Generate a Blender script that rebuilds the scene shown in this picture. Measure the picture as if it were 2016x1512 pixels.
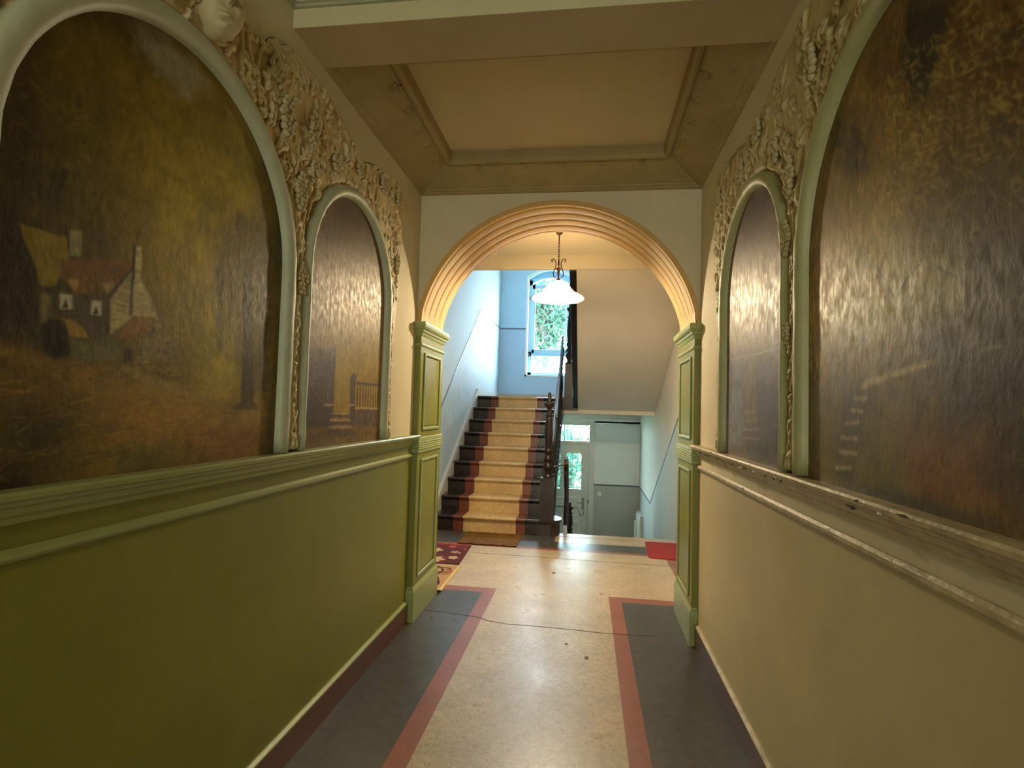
import bpy, bmesh, math, random
import numpy as np
from mathutils import Vector, Matrix
R_=math.radians
for o in list(bpy.data.objects): bpy.data.objects.remove(o)
sc=bpy.context.scene; C=bpy.context.scene.collection
# ------------------------------------------------------------------ camera
CH=1.3796
cd=bpy.data.cameras.new('camera'); cam=bpy.data.objects.new('camera',cd); C.objects.link(cam)
cd.sensor_width=36; cd.sensor_fit='HORIZONTAL'; cd.lens=1079.57/2016*36; cd.clip_start=.02
yaw,pit,rol=[R_(a) for a in (7.7724,2.6498,1.6158)]
fw=Vector((-math.sin(yaw)*math.cos(pit),math.cos(yaw)*math.cos(pit),math.sin(pit)))
rt=Vector((math.cos(yaw),math.sin(yaw),0)); up=rt.cross(fw)
r2=rt*math.cos(rol)+up*math.sin(rol); u2=up*math.cos(rol)-rt*math.sin(rol)
cam.matrix_world=Matrix(((r2.x,u2.x,-fw.x,0),(r2.y,u2.y,-fw.y,0),(r2.z,u2.z,-fw.z,CH),(0,0,0,1)))
sc.camera=cam
# ------------------------------------------------------------------ world and exposure
w=bpy.data.worlds.new('sky'); sc.world=w; w.use_nodes=True
bg=w.node_tree.nodes['Background']; bg.inputs[0].default_value=(.68,.87,1,1); bg.inputs[1].default_value=24
sc.view_settings.view_transform='Standard'; sc.view_settings.look='None'
sc.view_settings.gamma=1; sc.view_settings.use_curve_mapping=False
sc.view_settings.exposure=1.27
LAMP=(-.258,4.6,2.35); LAMP_W=60.0; LAMP_COL=(1,.80,.50); SHADE_E=1.0
DAYTINT=(.70,.62,.52)
def portal(loc,rot,sx,sy):
    l=bpy.data.lights.new('window_portal','AREA'); l.shape='RECTANGLE'; l.size=sx; l.size_y=sy
    l.cycles.is_portal=True
    o=bpy.data.objects.new('window_portal',l); C.objects.link(o); o.location=loc; o.rotation_euler=rot
portal((-.735,10.84,3.05),(R_(-90),0,0),.87,2.0)
portal((-.7,8.75,5.32),(0,0,0),.6,.6)
portal((-.2,-5.06,1.15),(R_(90),0,0),1.15,2.1)
portal((-.41,10.84,.3),(R_(-90),0,0),1.0,1.7)

XL,XR,YA,YB=-1.1216,.685,3.4875,4.02
ZC=2.786; HL,HR,HB=-1.71,1.015,10.6
LOWZ=-1.32
# ------------------------------------------------------------------ materials
MATS={}
def mat(name,col,rough=.6,var=.12,scale=6,bump=.0,bscale=60,col2=None,metal=0,stretch=None,detail=6,spec=.5,coat=0):
    m=bpy.data.materials.new(name); m.use_nodes=True; nt=m.node_tree; N=nt.nodes; L=nt.links
    b=N['Principled BSDF']; b.inputs['Roughness'].default_value=rough; b.inputs['Metallic'].default_value=metal
    b.inputs['Specular IOR Level'].default_value=spec
    if coat: b.inputs['Coat Weight'].default_value=coat; b.inputs['Coat Roughness'].default_value=.12
    g=N.new('ShaderNodeNewGeometry'); src=g.outputs['Position']
    if stretch:
        mp=N.new('ShaderNodeMapping'); mp.inputs['Scale'].default_value=stretch; L.new(src,mp.inputs[0]); src=mp.outputs[0]
    n=N.new('ShaderNodeTexNoise'); n.inputs['Scale'].default_value=scale; n.inputs['Detail'].default_value=detail; n.inputs['Roughness'].default_value=.62
    L.new(src,n.inputs['Vector'])
    r=N.new('ShaderNodeValToRGB'); r.color_ramp.elements[0].position=.3; r.color_ramp.elements[1].position=.7
    c2=col2 or tuple(max(0,c*(1-var)) for c in col); c1=col if col2 else tuple(min(1,c*(1+var*.6)) for c in col)
    r.color_ramp.elements[0].color=(*c2,1); r.color_ramp.elements[1].color=(*c1,1)
    L.new(n.outputs['Fac'],r.inputs[0]); L.new(r.outputs[0],b.inputs['Base Color'])
    if bump:
        n2=N.new('ShaderNodeTexNoise'); n2.inputs['Scale'].default_value=bscale; n2.inputs['Detail'].default_value=4
        L.new(src,n2.inputs['Vector'])
        bp=N.new('ShaderNodeBump'); bp.inputs['Strength'].default_value=bump; bp.inputs['Distance'].default_value=.01
        L.new(n2.outputs['Fac'],bp.inputs['Height']); L.new(bp.outputs[0],b.inputs['Normal'])
    m['b']=1; MATS[name]=m; return m
def srgb(r,g,b):
    f=lambda c:(c/255/12.92 if c/255<=.04045 else ((c/255+.055)/1.055)**2.4)
    return (f(r),f(g),f(b))
plaster=mat('cream_plaster',srgb(212,202,174),.75,.06,4,.12,90)
tanwall=mat('tan_lower_wall',srgb(200,186,146),.5,.10,2.2,.05,40)
green=mat('green_paint',srgb(122,124,46),.42,.10,2.5,.05,120)
greenl=mat('green_gloss_trim',srgb(150,160,104),.33,.08,5,.05,140)
peel=mat('worn_cream_trim',srgb(206,190,152),.42,.2,14,.25,60,col2=srgb(150,136,104))
brown=mat('brown_skirting',srgb(92,52,30),.32,.2,8,.1,80)
brownr=mat('dark_brown_skirting',srgb(96,62,44),.32,.2,8,.1,80)
sage=mat('sage_plaster_frame',srgb(184,190,164),.5,.12,9,.1,70)
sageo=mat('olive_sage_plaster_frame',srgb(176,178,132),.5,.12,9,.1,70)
olive=mat('olive_cove',srgb(160,142,98),.6,.14,6,.3,40)
panelm=mat('ceiling_panel',srgb(204,188,154),.7,.05,3,.08,90)
beamm=mat('beam_plaster',srgb(186,168,134),.7,.08,3,.1,80)
beamf=mat('lit_beam_face',srgb(200,194,156),.7,.08,5,.15,80)  # paler copy of the beam plaster: light on the near face put into colour
cornm=mat('cornice_paint',srgb(168,170,138),.5,.1,8,.1,80)
archm=mat('ochre_arch_paint',srgb(208,168,98),.55,.08,10,.15,90)
hallw=mat('hall_white_wall',srgb(224,214,200),.7,.05,3,.12,90)
hallbl=mat('pale_stair_wall',srgb(172,190,198),.7,.03,5,.12,90)
hallt2=mat('blueish_textured_dado',srgb(160,178,186),.6,.16,16,.5,30,stretch=(1,1,.35))
hallt=mat('hall_textured_dado',srgb(196,194,184),.6,.12,16,.5,30,stretch=(1,1,.35))
hallc=mat('hall_ceiling',srgb(228,216,192),.75,.04,3,.08,90)
greyw=mat('grey_dado_wall',srgb(184,182,178),.55,.04,4,.05,90)
bluew=mat('pale_blue_grey_wall',srgb(176,216,240),.6,.04,4,.05,90)  # blue daylight of the stairwell put into the wall colour
bluel=mat('blue_grey_dado_wall',srgb(172,202,228),.6,.04,4,.05,90)  # dado carries the same blue daylight in its colour
stripe=mat('lilac_grey_stripe',srgb(104,102,118),.5,.05,10)
skirt=mat('grey_skirting',srgb(176,176,174),.45,.05,10)
linb=mat('beige_linoleum',srgb(204,188,164),.27,.1,28,.06,30,col2=srgb(178,160,128),stretch=(1,1,1))
linr=mat('red_linoleum',srgb(150,88,70),.3,.14,34,.05,30)
lind=mat('dark_linoleum',srgb(72,69,66),.34,.3,20,.08,24)
stepb=mat('black_stair_paint',srgb(40,32,30),.2,.3,10,.1,50)
stepr=mat('red_stair_band',srgb(104,54,42),.25,.15,20,.1,50)
stepc=mat('beige_stair_band',srgb(200,168,116),.26,.12,30,.1,50)
oldrun=mat('worn_runner_end',srgb(108,74,34),.75,.4,12,.15,40,spec=.08)
darkw=mat('dark_stained_wood',srgb(32,20,16),.34,.3,8,.05,60,stretch=(4,4,1),spec=.3)
midw=mat('brown_handrail_wood',srgb(104,62,38),.3,.25,8,.05,60,stretch=(6,6,1))
whitep=mat('white_door_paint',srgb(214,212,204),.35,.03,5)
lowbw=mat('pale_grey_lower_wall',srgb(236,238,238),.6,.04,4,.05,90)
framew=mat('skylight_blue_frame',srgb(172,212,230),.35,.03,5)  # white frame, given the blue that sky shade casts on it
whitepl=mat('white_reveal',srgb(236,238,236),.6,.02,5)
steel=mat('steel',srgb(150,150,155),.3,.05,20,metal=1)
steelg=mat('grey_tube',srgb(92,96,104),.3,.05,20,metal=.6)
bronze=mat('bronze',srgb(96,58,38),.35,.2,30,metal=.7)
plast=mat('white_plastic',srgb(236,234,224),.35,.02,5)
redm=mat('red_mat_pile',srgb(150,38,42),.9,.14,90,.5,200)
def floor_flecks(m,dens,dark):
    nt=m.node_tree;N=nt.nodes;L=nt.links;b=N['Principled BSDF']
    src=b.inputs['Base Color'].links[0].from_socket
    g=N.new('ShaderNodeNewGeometry'); mp=N.new('ShaderNodeMapping'); mp.inputs['Scale'].default_value=(1,1,1)
    no=N.new('ShaderNodeTexNoise'); no.inputs['Scale'].default_value=105; no.inputs['Detail'].default_value=3; no.inputs['Distortion'].default_value=1.6
    L.new(g.outputs['Position'],no.inputs['Vector'])
    r=N.new('ShaderNodeValToRGB'); r.color_ramp.elements[0].position=dens; r.color_ramp.elements[1].position=dens+.08
    r.color_ramp.elements[0].color=(*dark,1); r.color_ramp.elements[1].color=(1,1,1,1)
    L.new(no.outputs['Fac'],r.inputs[0])
    n2=N.new('ShaderNodeTexNoise'); n2.inputs['Scale'].default_value=3.2; n2.inputs['Detail'].default_value=5
    L.new(g.outputs['Position'],n2.inputs['Vector'])
    r3=N.new('ShaderNodeValToRGB'); r3.color_ramp.elements[0].position=.3; r3.color_ramp.elements[1].position=.65
    r3.color_ramp.elements[0].color=(.78,.76,.74,1); r3.color_ramp.elements[1].color=(1,1,1,1); L.new(n2.outputs['Fac'],r3.inputs[0])
    m1=N.new('ShaderNodeMixRGB'); m1.blend_type='MULTIPLY'; m1.inputs[0].default_value=1
    m2=N.new('ShaderNodeMixRGB'); m2.blend_type='MULTIPLY'; m2.inputs[0].default_value=1
    L.new(src,m1.inputs[1]); L.new(r.outputs[0],m1.inputs[2]); L.new(m1.outputs[0],m2.inputs[1]); L.new(r3.outputs[0],m2.inputs[2])
    L.new(m2.outputs[0],b.inputs['Base Color'])
    rr=N.new('ShaderNodeMapRange'); rr.inputs['To Min'].default_value=.42; rr.inputs['To Max'].default_value=.2
    L.new(n2.outputs['Fac'],rr.inputs['Value']); L.new(rr.outputs[0],b.inputs['Roughness'])
floor_flecks(linb,.36,(.55,.5,.45)); floor_flecks(lind,.33,(1.9,1.8,1.7)); floor_flecks(stepc,.38,(.6,.5,.4)); floor_flecks(linr,.3,(.6,.55,.5))
def pane_mat(name,tint=(1,1,1),refl=.06):
    m=bpy.data.materials.new(name); m.use_nodes=True; nt=m.node_tree; N=nt.nodes; L=nt.links
    N.remove(N['Principled BSDF']); t=N.new('ShaderNodeBsdfTransparent'); t.inputs[0].default_value=(*tint,1)
    g=N.new('ShaderNodeBsdfGlossy'); g.inputs['Roughness'].default_value=.05
    x=N.new('ShaderNodeMixShader'); x.inputs[0].default_value=refl
    L.new(t.outputs[0],x.inputs[1]); L.new(g.outputs[0],x.inputs[2]); L.new(x.outputs[0],N['Material Output'].inputs[0]); return m
pane=pane_mat('window_glass'); doorpane=pane_mat('light_filter_glass',DAYTINT); paneg=pane_mat('patterned_door_glass',(.93,1,.97))  # entrance door glass is tinted to dim and warm the added daylight
def attr_mat(name,attr,rough=.4,bump=.4,bscale=70,stretch=(1,1,1),spec=.5,extra=None):
    m=bpy.data.materials.new(name); m.use_nodes=True; nt=m.node_tree; N=nt.nodes; L=nt.links
    b=N['Principled BSDF']; b.inputs['Specular IOR Level'].default_value=spec
    a=N.new('ShaderNodeAttribute'); a.attribute_name=attr
    g=N.new('ShaderNodeNewGeometry'); mp=N.new('ShaderNodeMapping'); mp.inputs['Scale'].default_value=stretch
    L.new(g.outputs['Position'],mp.inputs[0])
    n=N.new('ShaderNodeTexNoise'); n.inputs['Scale'].default_value=bscale; n.inputs['Detail'].default_value=5; n.inputs['Roughness'].default_value=.6
    L.new(mp.outputs[0],n.inputs['Vector'])
    bm=N.new('ShaderNodeBump'); bm.inputs['Strength'].default_value=bump; bm.inputs['Distance'].default_value=.006
    L.new(n.outputs['Fac'],bm.inputs['Height']); L.new(bm.outputs[0],b.inputs['Normal'])
    r=N.new('ShaderNodeMapRange'); r.inputs['From Min'].default_value=.35; r.inputs['From Max'].default_value=.65
    r.inputs['To Min'].default_value=rough-.08; r.inputs['To Max'].default_value=rough+.12
    L.new(n.outputs['Fac'],r.inputs['Value']); L.new(r.outputs[0],b.inputs['Roughness'])
    if extra is None: L.new(a.outputs['Color'],b.inputs['Base Color'])
    else:
        rp=N.new('ShaderNodeValToRGB'); rp.color_ramp.elements[0].position=extra[0][0]; rp.color_ramp.elements[0].color=(*extra[0][1],1)
        rp.color_ramp.elements[1].position=extra[-1][0]; rp.color_ramp.elements[1].color=(*extra[-1][1],1)
        for p_,c_ in extra[1:-1]: rp.color_ramp.elements.new(p_).color=(*c_,1)
        L.new(a.outputs['Fac'],rp.inputs[0]); L.new(rp.outputs[0],b.inputs['Base Color'])
    return m
muralm=attr_mat('varnished_oil_paint','paint',.46,.20,42,(1,1,.62),.24)
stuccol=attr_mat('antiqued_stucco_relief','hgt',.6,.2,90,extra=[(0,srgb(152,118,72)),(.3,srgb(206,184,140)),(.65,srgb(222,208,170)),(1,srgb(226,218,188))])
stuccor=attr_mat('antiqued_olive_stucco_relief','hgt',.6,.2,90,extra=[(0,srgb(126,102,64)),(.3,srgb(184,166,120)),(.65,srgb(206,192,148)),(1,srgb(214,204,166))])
rugm=attr_mat('woven_rug','paint',.9,.3,300,spec=.15)
balm=mat('stucco_ornament',srgb(190,176,138),.6,.1,30,.1,90)

# ------------------------------------------------------------------ mesh helpers
class MB:
    def __init__(s): s.v=[];s.f=[];s.m=[];s.sm=[]
    def add(s,vs,fs,mi=0,sm=False):
        n=len(s.v); s.v+= [tuple(map(float,v)) for v in vs]
        for f in fs: s.f.append(tuple(n+i for i in f)); s.m.append(mi); s.sm.append(sm)
        return s
    def box(s,x0,x1,y0,y1,z0,z1,mi=0):
        x0,x1=min(x0,x1),max(x0,x1); y0,y1=min(y0,y1),max(y0,y1); z0,z1=min(z0,z1),max(z0,z1)
        return s.add([(x0,y0,z0),(x1,y0,z0),(x1,y1,z0),(x0,y1,z0),(x0,y0,z1),(x1,y0,z1),(x1,y1,z1),(x0,y1,z1)],
          [(3,2,1,0),(4,5,6,7),(0,1,5,4),(1,2,6,5),(2,3,7,6),(3,0,4,7)],mi)
    def prism(s,pts,ax,a,b,mi=0):
        """closed 2D outline extruded along axis ax ('x': pts are (y,z); 'y': (x,z); 'z': (x,y))"""
        P={'x':lambda p,t:(t,p[0],p[1]),'y':lambda p,t:(p[0],t,p[1]),'z':lambda p,t:(p[0],p[1],t)}[ax]
        n=len(pts); vs=[P(p,a) for p in pts]+[P(p,b) for p in pts]
        fs=[tuple(range(n-1,-1,-1)),tuple(range(n,2*n))]+[(i,(i+1)%n,n+(i+1)%n,n+i) for i in range(n)]
        return s.add(vs,fs,mi)
    def lathe(s,c,prof,n=20,mi=0):
        vs=[];k=len(prof)
        for r,z in prof:
            for i in range(n):
                a=2*math.pi*i/n; vs.append((c[0]+r*math.cos(a),c[1]+r*math.sin(a),c[2]+z))
        fs=[(j*n+i,j*n+(i+1)%n,(j+1)*n+(i+1)%n,(j+1)*n+i) for j in range(k-1) for i in range(n)]
        fs+=[tuple(range(n-1,-1,-1)),tuple(range((k-1)*n,k*n))]
        return s.add(vs,fs,mi,True)
    def tube(s,pts,r,n=8,mi=0,closed=False):
        pts=[Vector(p) for p in pts]; k=len(pts); vs=[]; prev=None
        for i,p in enumerate(pts):
            if closed: t=(pts[(i+1)%k]-pts[i-1]).normalized()
            else: t=(pts[min(i+1,k-1)]-pts[max(i-1,0)]).normalized()
            a=prev if prev is not None else (Vector((0,0,1)) if abs(t.z)<.9 else Vector((1,0,0)))
            u=(a-t*a.dot(t)).normalized(); v=t.cross(u); prev=u
            rr=r[i] if isinstance(r,(list,tuple)) else r
            for j in range(n):
                q=2*math.pi*j/n; vs.append(p+u*(rr*math.cos(q))+v*(rr*math.sin(q)))
        m=k if closed else k-1
        fs=[(i*n+j,i*n+(j+1)%n,((i+1)%k)*n+(j+1)%n,((i+1)%k)*n+j) for i in range(m) for j in range(n)]
        if not closed: fs+=[tuple(range(n-1,-1,-1)),tuple(range((k-1)*n,k*n))]
        return s.add(vs,fs,mi,True)
    def ball(s,c,r,mi=0,seg=8,ring=6,sx=1,sy=1,sz=1):
        vs=[(c[0],c[1],c[2]+r*sz)]
        for i in range(1,ring):
            a=math.pi*i/ring
            for j in range(seg):
                b=2*math.pi*j/seg; vs.append((c[0]+r*sx*math.sin(a)*math.cos(b),c[1]+r*sy*math.sin(a)*math.sin(b),c[2]+r*sz*math.cos(a)))
        vs.append((c[0],c[1],c[2]-r*sz)); fs=[(0,1+j,1+(j+1)%seg) for j in range(seg)]
        for i in range(ring-2):
            for j in range(seg): fs.append((1+i*seg+j,1+(i+1)*seg+j,1+(i+1)*seg+(j+1)%seg,1+i*seg+(j+1)%seg))
        e=len(vs)-1; b0=1+(ring-2)*seg; fs+=[(e,b0+(j+1)%seg,b0+j) for j in range(seg)]
        return s.add(vs,fs,mi,True)
    def loftrect(s,x0,x1,y0,y1,prof,mi=0):
        vs=[]
        for o,z in prof: vs+=[(x0-o,y0-o,z),(x1+o,y0-o,z),(x1+o,y1+o,z),(x0-o,y1+o,z)]
        k=len(prof); fs=[(j*4+i,j*4+(i+1)%4,(j+1)*4+(i+1)%4,(j+1)*4+i) for j in range(k-1) for i in range(4)]
        fs+=[(3,2,1,0),(4*k-4,4*k-3,4*k-2,4*k-1)]
        return s.add(vs,fs,mi)
    def ringsweep(s,x0,x1,y0,y1,prof,mi=0):
        """profile (offset inward, z) swept round the inside of a rectangle"""
        vs=[]
        for o,z in prof: vs+=[(x0+o,y0+o,z),(x1-o,y0+o,z),(x1-o,y1-o,z),(x0+o,y1-o,z)]
        k=len(prof); fs=[(j*4+i,(j+1)*4+i,(j+1)*4+(i+1)%4,j*4+(i+1)%4) for j in range(k-1) for i in range(4)]
        return s.add(vs,fs,mi)
    def build(s,name,mats,parent=None,bevel=0,tri=False):
        off=Vector((0,0,0)); q=parent
        while q is not None: off+=q.location; q=q.parent
        me=bpy.data.meshes.new(name); me.from_pydata([tuple(Vector(v)-off) for v in s.v],[],s.f)
        for m in (mats if isinstance(mats,(list,tuple)) else [mats]): me.materials.append(m)
        me.polygons.foreach_set('material_index',s.m); me.polygons.foreach_set('use_smooth',s.sm)
        bm=bmesh.new(); bm.from_mesh(me)
        ng=[f for f in bm.faces if len(f.verts)>4]
        if ng: bmesh.ops.triangulate(bm,faces=ng)
        bmesh.ops.recalc_face_normals(bm,faces=bm.faces); bm.to_mesh(me); bm.free(); me.update()
        o=bpy.data.objects.new(name,me); C.objects.link(o); o.parent=parent
        if bevel:
            b=o.modifiers.new('bevel','BEVEL'); b.width=bevel; b.segments=2; b.limit_method='ANGLE'; b.angle_limit=R_(40)
        return o
def thing(name,label,cat,loc=(0,0,0),group=None):
    o=bpy.data.objects.new(name,None); C.objects.link(o); o.location=loc; o.empty_display_size=.1
    return tag(o,label,cat,group)
def tag(o,label,cat,group=None):
    o['label']=label; o['category']=cat
    if group: o['group']=group
    return o
def struct(o,label=None):
    o['kind']='structure'
    if label: o['label']=label
    return o
def dup(root,loc,label=None,group=None):
    r=root.copy(); C.objects.link(r); r.location=loc
    if label: r['label']=label
    if group: r['group']=group
    for ch in list(root.children):
        c=ch.copy(); C.objects.link(c); c.parent=r
        for g in ch.children:
            d=g.copy(); C.objects.link(d); d.parent=c
    return r
POLY={
 'tower':[(0.882,1.745),(0.934,1.756),(0.95,1.725),(0.997,1.61),(1.006,1.502),(0.899,1.486)],
 'roofL':[(0.944,1.727),(1.044,1.73),(1.052,1.688),(1.031,1.62),(1.021,1.615),(0.997,1.613),(0.969,1.677)],
 'roofR':[(1.037,1.679),(1.193,1.722),(1.225,1.717),(1.161,1.625),(1.137,1.642),(1.112,1.616),(1.074,1.612),(1.051,1.637),(1.035,1.638)],
 'chim1':[(1.05,1.748),(1.082,1.754),(1.084,1.697),(1.054,1.691)],
 'chim1d':[(1.041,1.746),(1.05,1.748),(1.054,1.691),(1.048,1.69)],
 'wall':[(0.998,1.61),(1.074,1.612),(1.112,1.616),(1.164,1.625),(1.168,1.527),(1.006,1.505)],
 'wallL':[(0.998,1.595),(1.019,1.6),(1.021,1.541),(1.003,1.529)],
 'dorm1':[(1.053,1.638),(1.084,1.645),(1.077,1.615)],
 'dorm2':[(1.14,1.65),(1.174,1.658),(1.157,1.63)],
 'win1':[(1.04,1.603),(1.068,1.606),(1.07,1.576),(1.041,1.572)],
 'win2':[(1.117,1.604),(1.143,1.607),(1.144,1.575),(1.116,1.572)],
 'cur1':[(1.054,1.596),(1.063,1.576),(1.044,1.573)],
 'cur2':[(1.128,1.596),(1.139,1.576),(1.121,1.572)],
 'sill1':[(1.037,1.569),(1.076,1.574),(1.076,1.571),(1.037,1.566)],
 'sill2':[(1.109,1.569),(1.152,1.572),(1.152,1.57),(1.109,1.566)],
 'gable':[(1.166,1.62),(1.226,1.708),(1.256,1.692),(1.321,1.597),(1.228,1.578),(1.174,1.533)],
 'chim2':[(1.23,1.768),(1.25,1.768),(1.252,1.691),(1.293,1.604),(1.232,1.599),(1.226,1.673)],
 'chim2d':[(1.223,1.768),(1.232,1.771),(1.233,1.599),(1.224,1.583)],
 'edgeR':[(1.256,1.694),(1.263,1.694),(1.333,1.599),(1.371,1.542),(1.363,1.538),(1.321,1.594)],
 'edgeL':[(1.228,1.72),(1.224,1.702),(1.162,1.611),(1.167,1.532),(1.161,1.531),(1.156,1.621)],
 'lean':[(1.236,1.588),(1.313,1.602),(1.261,1.531),(1.197,1.527)],
 'stone':[(1.261,1.531),(1.302,1.582),(1.371,1.539),(1.41,1.488),(1.247,1.471)],
 'leandoor':[(1.216,1.502),(1.239,1.505),(1.24,1.47),(1.217,1.468)],
 'porch':[(1.008,1.529),(1.025,1.547),(1.046,1.55),(1.066,1.511),(1.068,1.468),(1.036,1.462),(1.01,1.476)],
 'porchroof':[(1.033,1.551),(1.082,1.551),(1.119,1.52),(1.066,1.512)],
 'lowwall':[(1.066,1.511),(1.194,1.526),(1.211,1.473),(1.08,1.461)],
 'tdoor':[(0.927,1.575),(0.946,1.584),(0.962,1.58),(0.966,1.506),(0.93,1.497)],
 'tdoori':[(0.945,1.57),(0.953,1.579),(0.961,1.573),(0.962,1.511),(0.95,1.509)],
 'trunk':[(1.67,1.804),(1.712,1.814),(1.741,1.54),(1.763,1.383),(1.796,1.355),(1.648,1.354),(1.692,1.382),(1.687,1.534)],
 'trunk2':[(1.759,1.79),(1.795,1.799),(1.821,1.42),(1.784,1.419)],
 'trunk3':[(1.541,1.803),(1.565,1.81),(1.579,1.523),(1.559,1.521)],
 'crown':[(1.521,1.766),(1.556,1.92),(1.627,1.994),(1.758,1.987),(1.814,1.877),(1.852,1.44),(1.747,1.4),(1.642,1.496),(1.563,1.537)],
 'slit1':[(1.05,2.051),(1.059,2.057),(1.061,2.013),(1.05,2.007)],
 'slit2':[(1.029,1.88),(1.038,1.88),(1.034,1.83),(1.022,1.828)],
 'cloud':[(1.167,2.303),(1.271,2.357),(1.408,2.348),(1.455,2.301),(1.316,2.24),(1.225,2.272)],
 'path':[(1.214,1.463),(1.287,1.447),(1.482,1.396),(1.528,1.386),(1.473,1.378),(1.289,1.421),(1.207,1.45)],
 'ground':[(0.891,1.484),(1.012,1.466),(1.108,1.458),(1.207,1.448),(1.528,1.386),(1.679,1.365),(1.926,1.367),(1.989,1.056),(0.911,1.183)],
 'glow':[(1.628,1.66),(1.792,1.401),(1.833,1.659),(2.003,2.172),(1.252,1.911),(1.358,1.697)],
 'b_gate':[(2.075,1.612),(2.161,1.619),(2.305,1.61),(2.309,1.376),(2.282,1.276),(2.09,1.278)],
 'b_pil1':[(2.293,1.638),(2.368,1.643),(2.369,1.376),(2.374,1.274),(2.273,1.276),(2.291,1.375),(2.315,1.401)],
 'b_pil1t':[(2.292,1.646),(2.362,1.655),(2.368,1.641),(2.289,1.633)],
 'b_pil2':[(2.534,1.515),(2.57,1.54),(2.612,1.522),(2.599,1.501),(2.598,1.379),(2.614,1.271),(2.541,1.278),(2.542,1.383)],
 'b_railt':[(2.603,1.497),(2.944,1.5),(2.946,1.484),(2.605,1.481)],
 'b_railb':[(2.61,1.368),(2.916,1.367),(2.916,1.36),(2.611,1.361)],
 'b_balw':[(2.605,1.482),(2.918,1.482),(2.916,1.367),(2.61,1.367)],
 'b_stonew':[(2.605,1.36),(2.902,1.361),(2.906,1.258),(2.603,1.271)],
 'b_st1':[(2.354,1.334),(2.531,1.333),(2.532,1.319),(2.355,1.321)],
 'b_st1t':[(2.353,1.341),(2.53,1.341),(2.531,1.333),(2.354,1.334)],
 'b_st2':[(2.338,1.304),(2.555,1.3),(2.557,1.282),(2.34,1.287)],
 'b_st2t':[(2.338,1.313),(2.555,1.309),(2.561,1.3),(2.334,1.304)],
 'b_st3':[(2.323,1.269),(2.593,1.26),(2.602,1.227),(2.321,1.24)],
 'b_st3t':[(2.331,1.282),(2.574,1.276),(2.595,1.26),(2.319,1.269)],
 'b_base1':[(2.281,1.381),(2.364,1.38),(2.365,1.373),(2.277,1.374)],
 'b_base2':[(2.531,1.383),(2.598,1.381),(2.598,1.374),(2.528,1.376)],
 'b_grass':[(2.071,1.282),(2.963,1.261),(2.98,1.097),(2.082,1.169)],
 'b_gap':[(2.368,1.641),(2.52,1.656),(2.542,1.383),(2.53,1.342),(2.377,1.342),(2.369,1.376)],
 'c_beam':[(1.288,1.751),(1.14,1.703),(1.141,1.602),(1.364,1.61),(1.402,1.585),(1.464,1.637)],
 'c_path':[(1.526,1.469),(1.443,1.486),(1.22,1.506),(1.224,1.497),(1.403,1.476),(1.52,1.457)],
 'c_path2':[(1.088,1.513),(1.04,1.511),(1.04,1.508),(1.088,1.51)],
 'c_dark1':[(1.285,1.587),(1.111,1.531),(1.118,1.479),(1.203,1.481),(1.278,1.529)],
 'c_s1':[(1.562,1.438),(1.492,1.439),(1.497,1.428),(1.566,1.43)],
 'c_s2':[(1.587,1.408),(1.509,1.408),(1.514,1.398),(1.591,1.397)],
 'c_s3':[(1.613,1.374),(1.532,1.374),(1.538,1.365),(1.617,1.364)],
 'c_s4':[(1.64,1.334),(1.538,1.335),(1.544,1.326),(1.64,1.324)],
 'c_s5':[(1.653,1.294),(1.546,1.296),(1.55,1.287),(1.653,1.281)],
 'c_s6':[(1.674,1.248),(1.574,1.254),(1.581,1.244),(1.674,1.237)],
 'c_dst':[(1.581,1.456),(1.464,1.452),(1.509,1.387),(1.532,1.251),(1.556,1.215),(1.718,1.213),(1.646,1.331)],
 'c_cr1':[(1.463,1.764),(1.432,1.734),(1.373,1.663),(1.368,1.662),(1.423,1.735),(1.455,1.763)],
 'c_cr2':[(1.368,1.662),(1.327,1.693),(1.276,1.719),(1.272,1.715),(1.322,1.689),(1.363,1.658)],
 'c_cr3':[(1.211,1.695),(1.166,1.667),(1.137,1.657),(1.137,1.655),(1.168,1.664),(1.211,1.691)],
 'c_dark2':[(1.14,1.707),(1.021,1.688),(0.948,1.665),(0.957,1.21),(1.081,1.259),(1.204,1.372),(1.111,1.527)],
 'c_red':[(1.403,1.367),(1.027,1.384),(1.081,1.259),(1.28,1.254)],
 'c_tree':[(1.31,2.335),(1.166,2.224),(1.2,2.11),(1.236,2.05),(1.312,2.099),(1.342,2.213)],
 'c_tree2':[(1.715,2.299),(1.498,2.152),(1.472,2.032),(1.554,2.014),(1.68,2.127)],
 'c_twig':[(1.187,1.818),(1.125,1.843),(1.02,1.895),(0.957,1.937),(0.961,1.748),(1.022,1.772),(1.098,1.793)],
 'c_brown':[(1.166,2.224),(0.955,2.062),(0.959,1.846),(1.095,1.974),(1.167,2.141)],
 'd_sky':[(2.9,1.84),(2.058,1.708),(2.057,1.63),(2.849,1.653)],
 'd_line':[(2.839,1.658),(2.651,1.653),(2.358,1.641),(2.068,1.641),(2.068,1.637),(2.357,1.635),(2.651,1.648),(2.838,1.651)],
 'd_s1':[(2.589,1.401),(2.41,1.401),(2.41,1.393),(2.589,1.392)],
 'd_s2':[(2.596,1.362),(2.394,1.365),(2.394,1.359),(2.596,1.356)],
 'd_s3':[(2.613,1.325),(2.379,1.33),(2.378,1.319),(2.613,1.316)],
 'd_s4':[(2.62,1.284),(2.363,1.291),(2.363,1.284),(2.62,1.275)],
 'd_shaft':[(2.588,1.644),(2.416,1.627),(2.394,1.356),(2.605,1.352)],
 'd_light':[(2.876,1.509),(2.628,1.499),(2.637,1.234),(2.864,1.23)],
}
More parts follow.
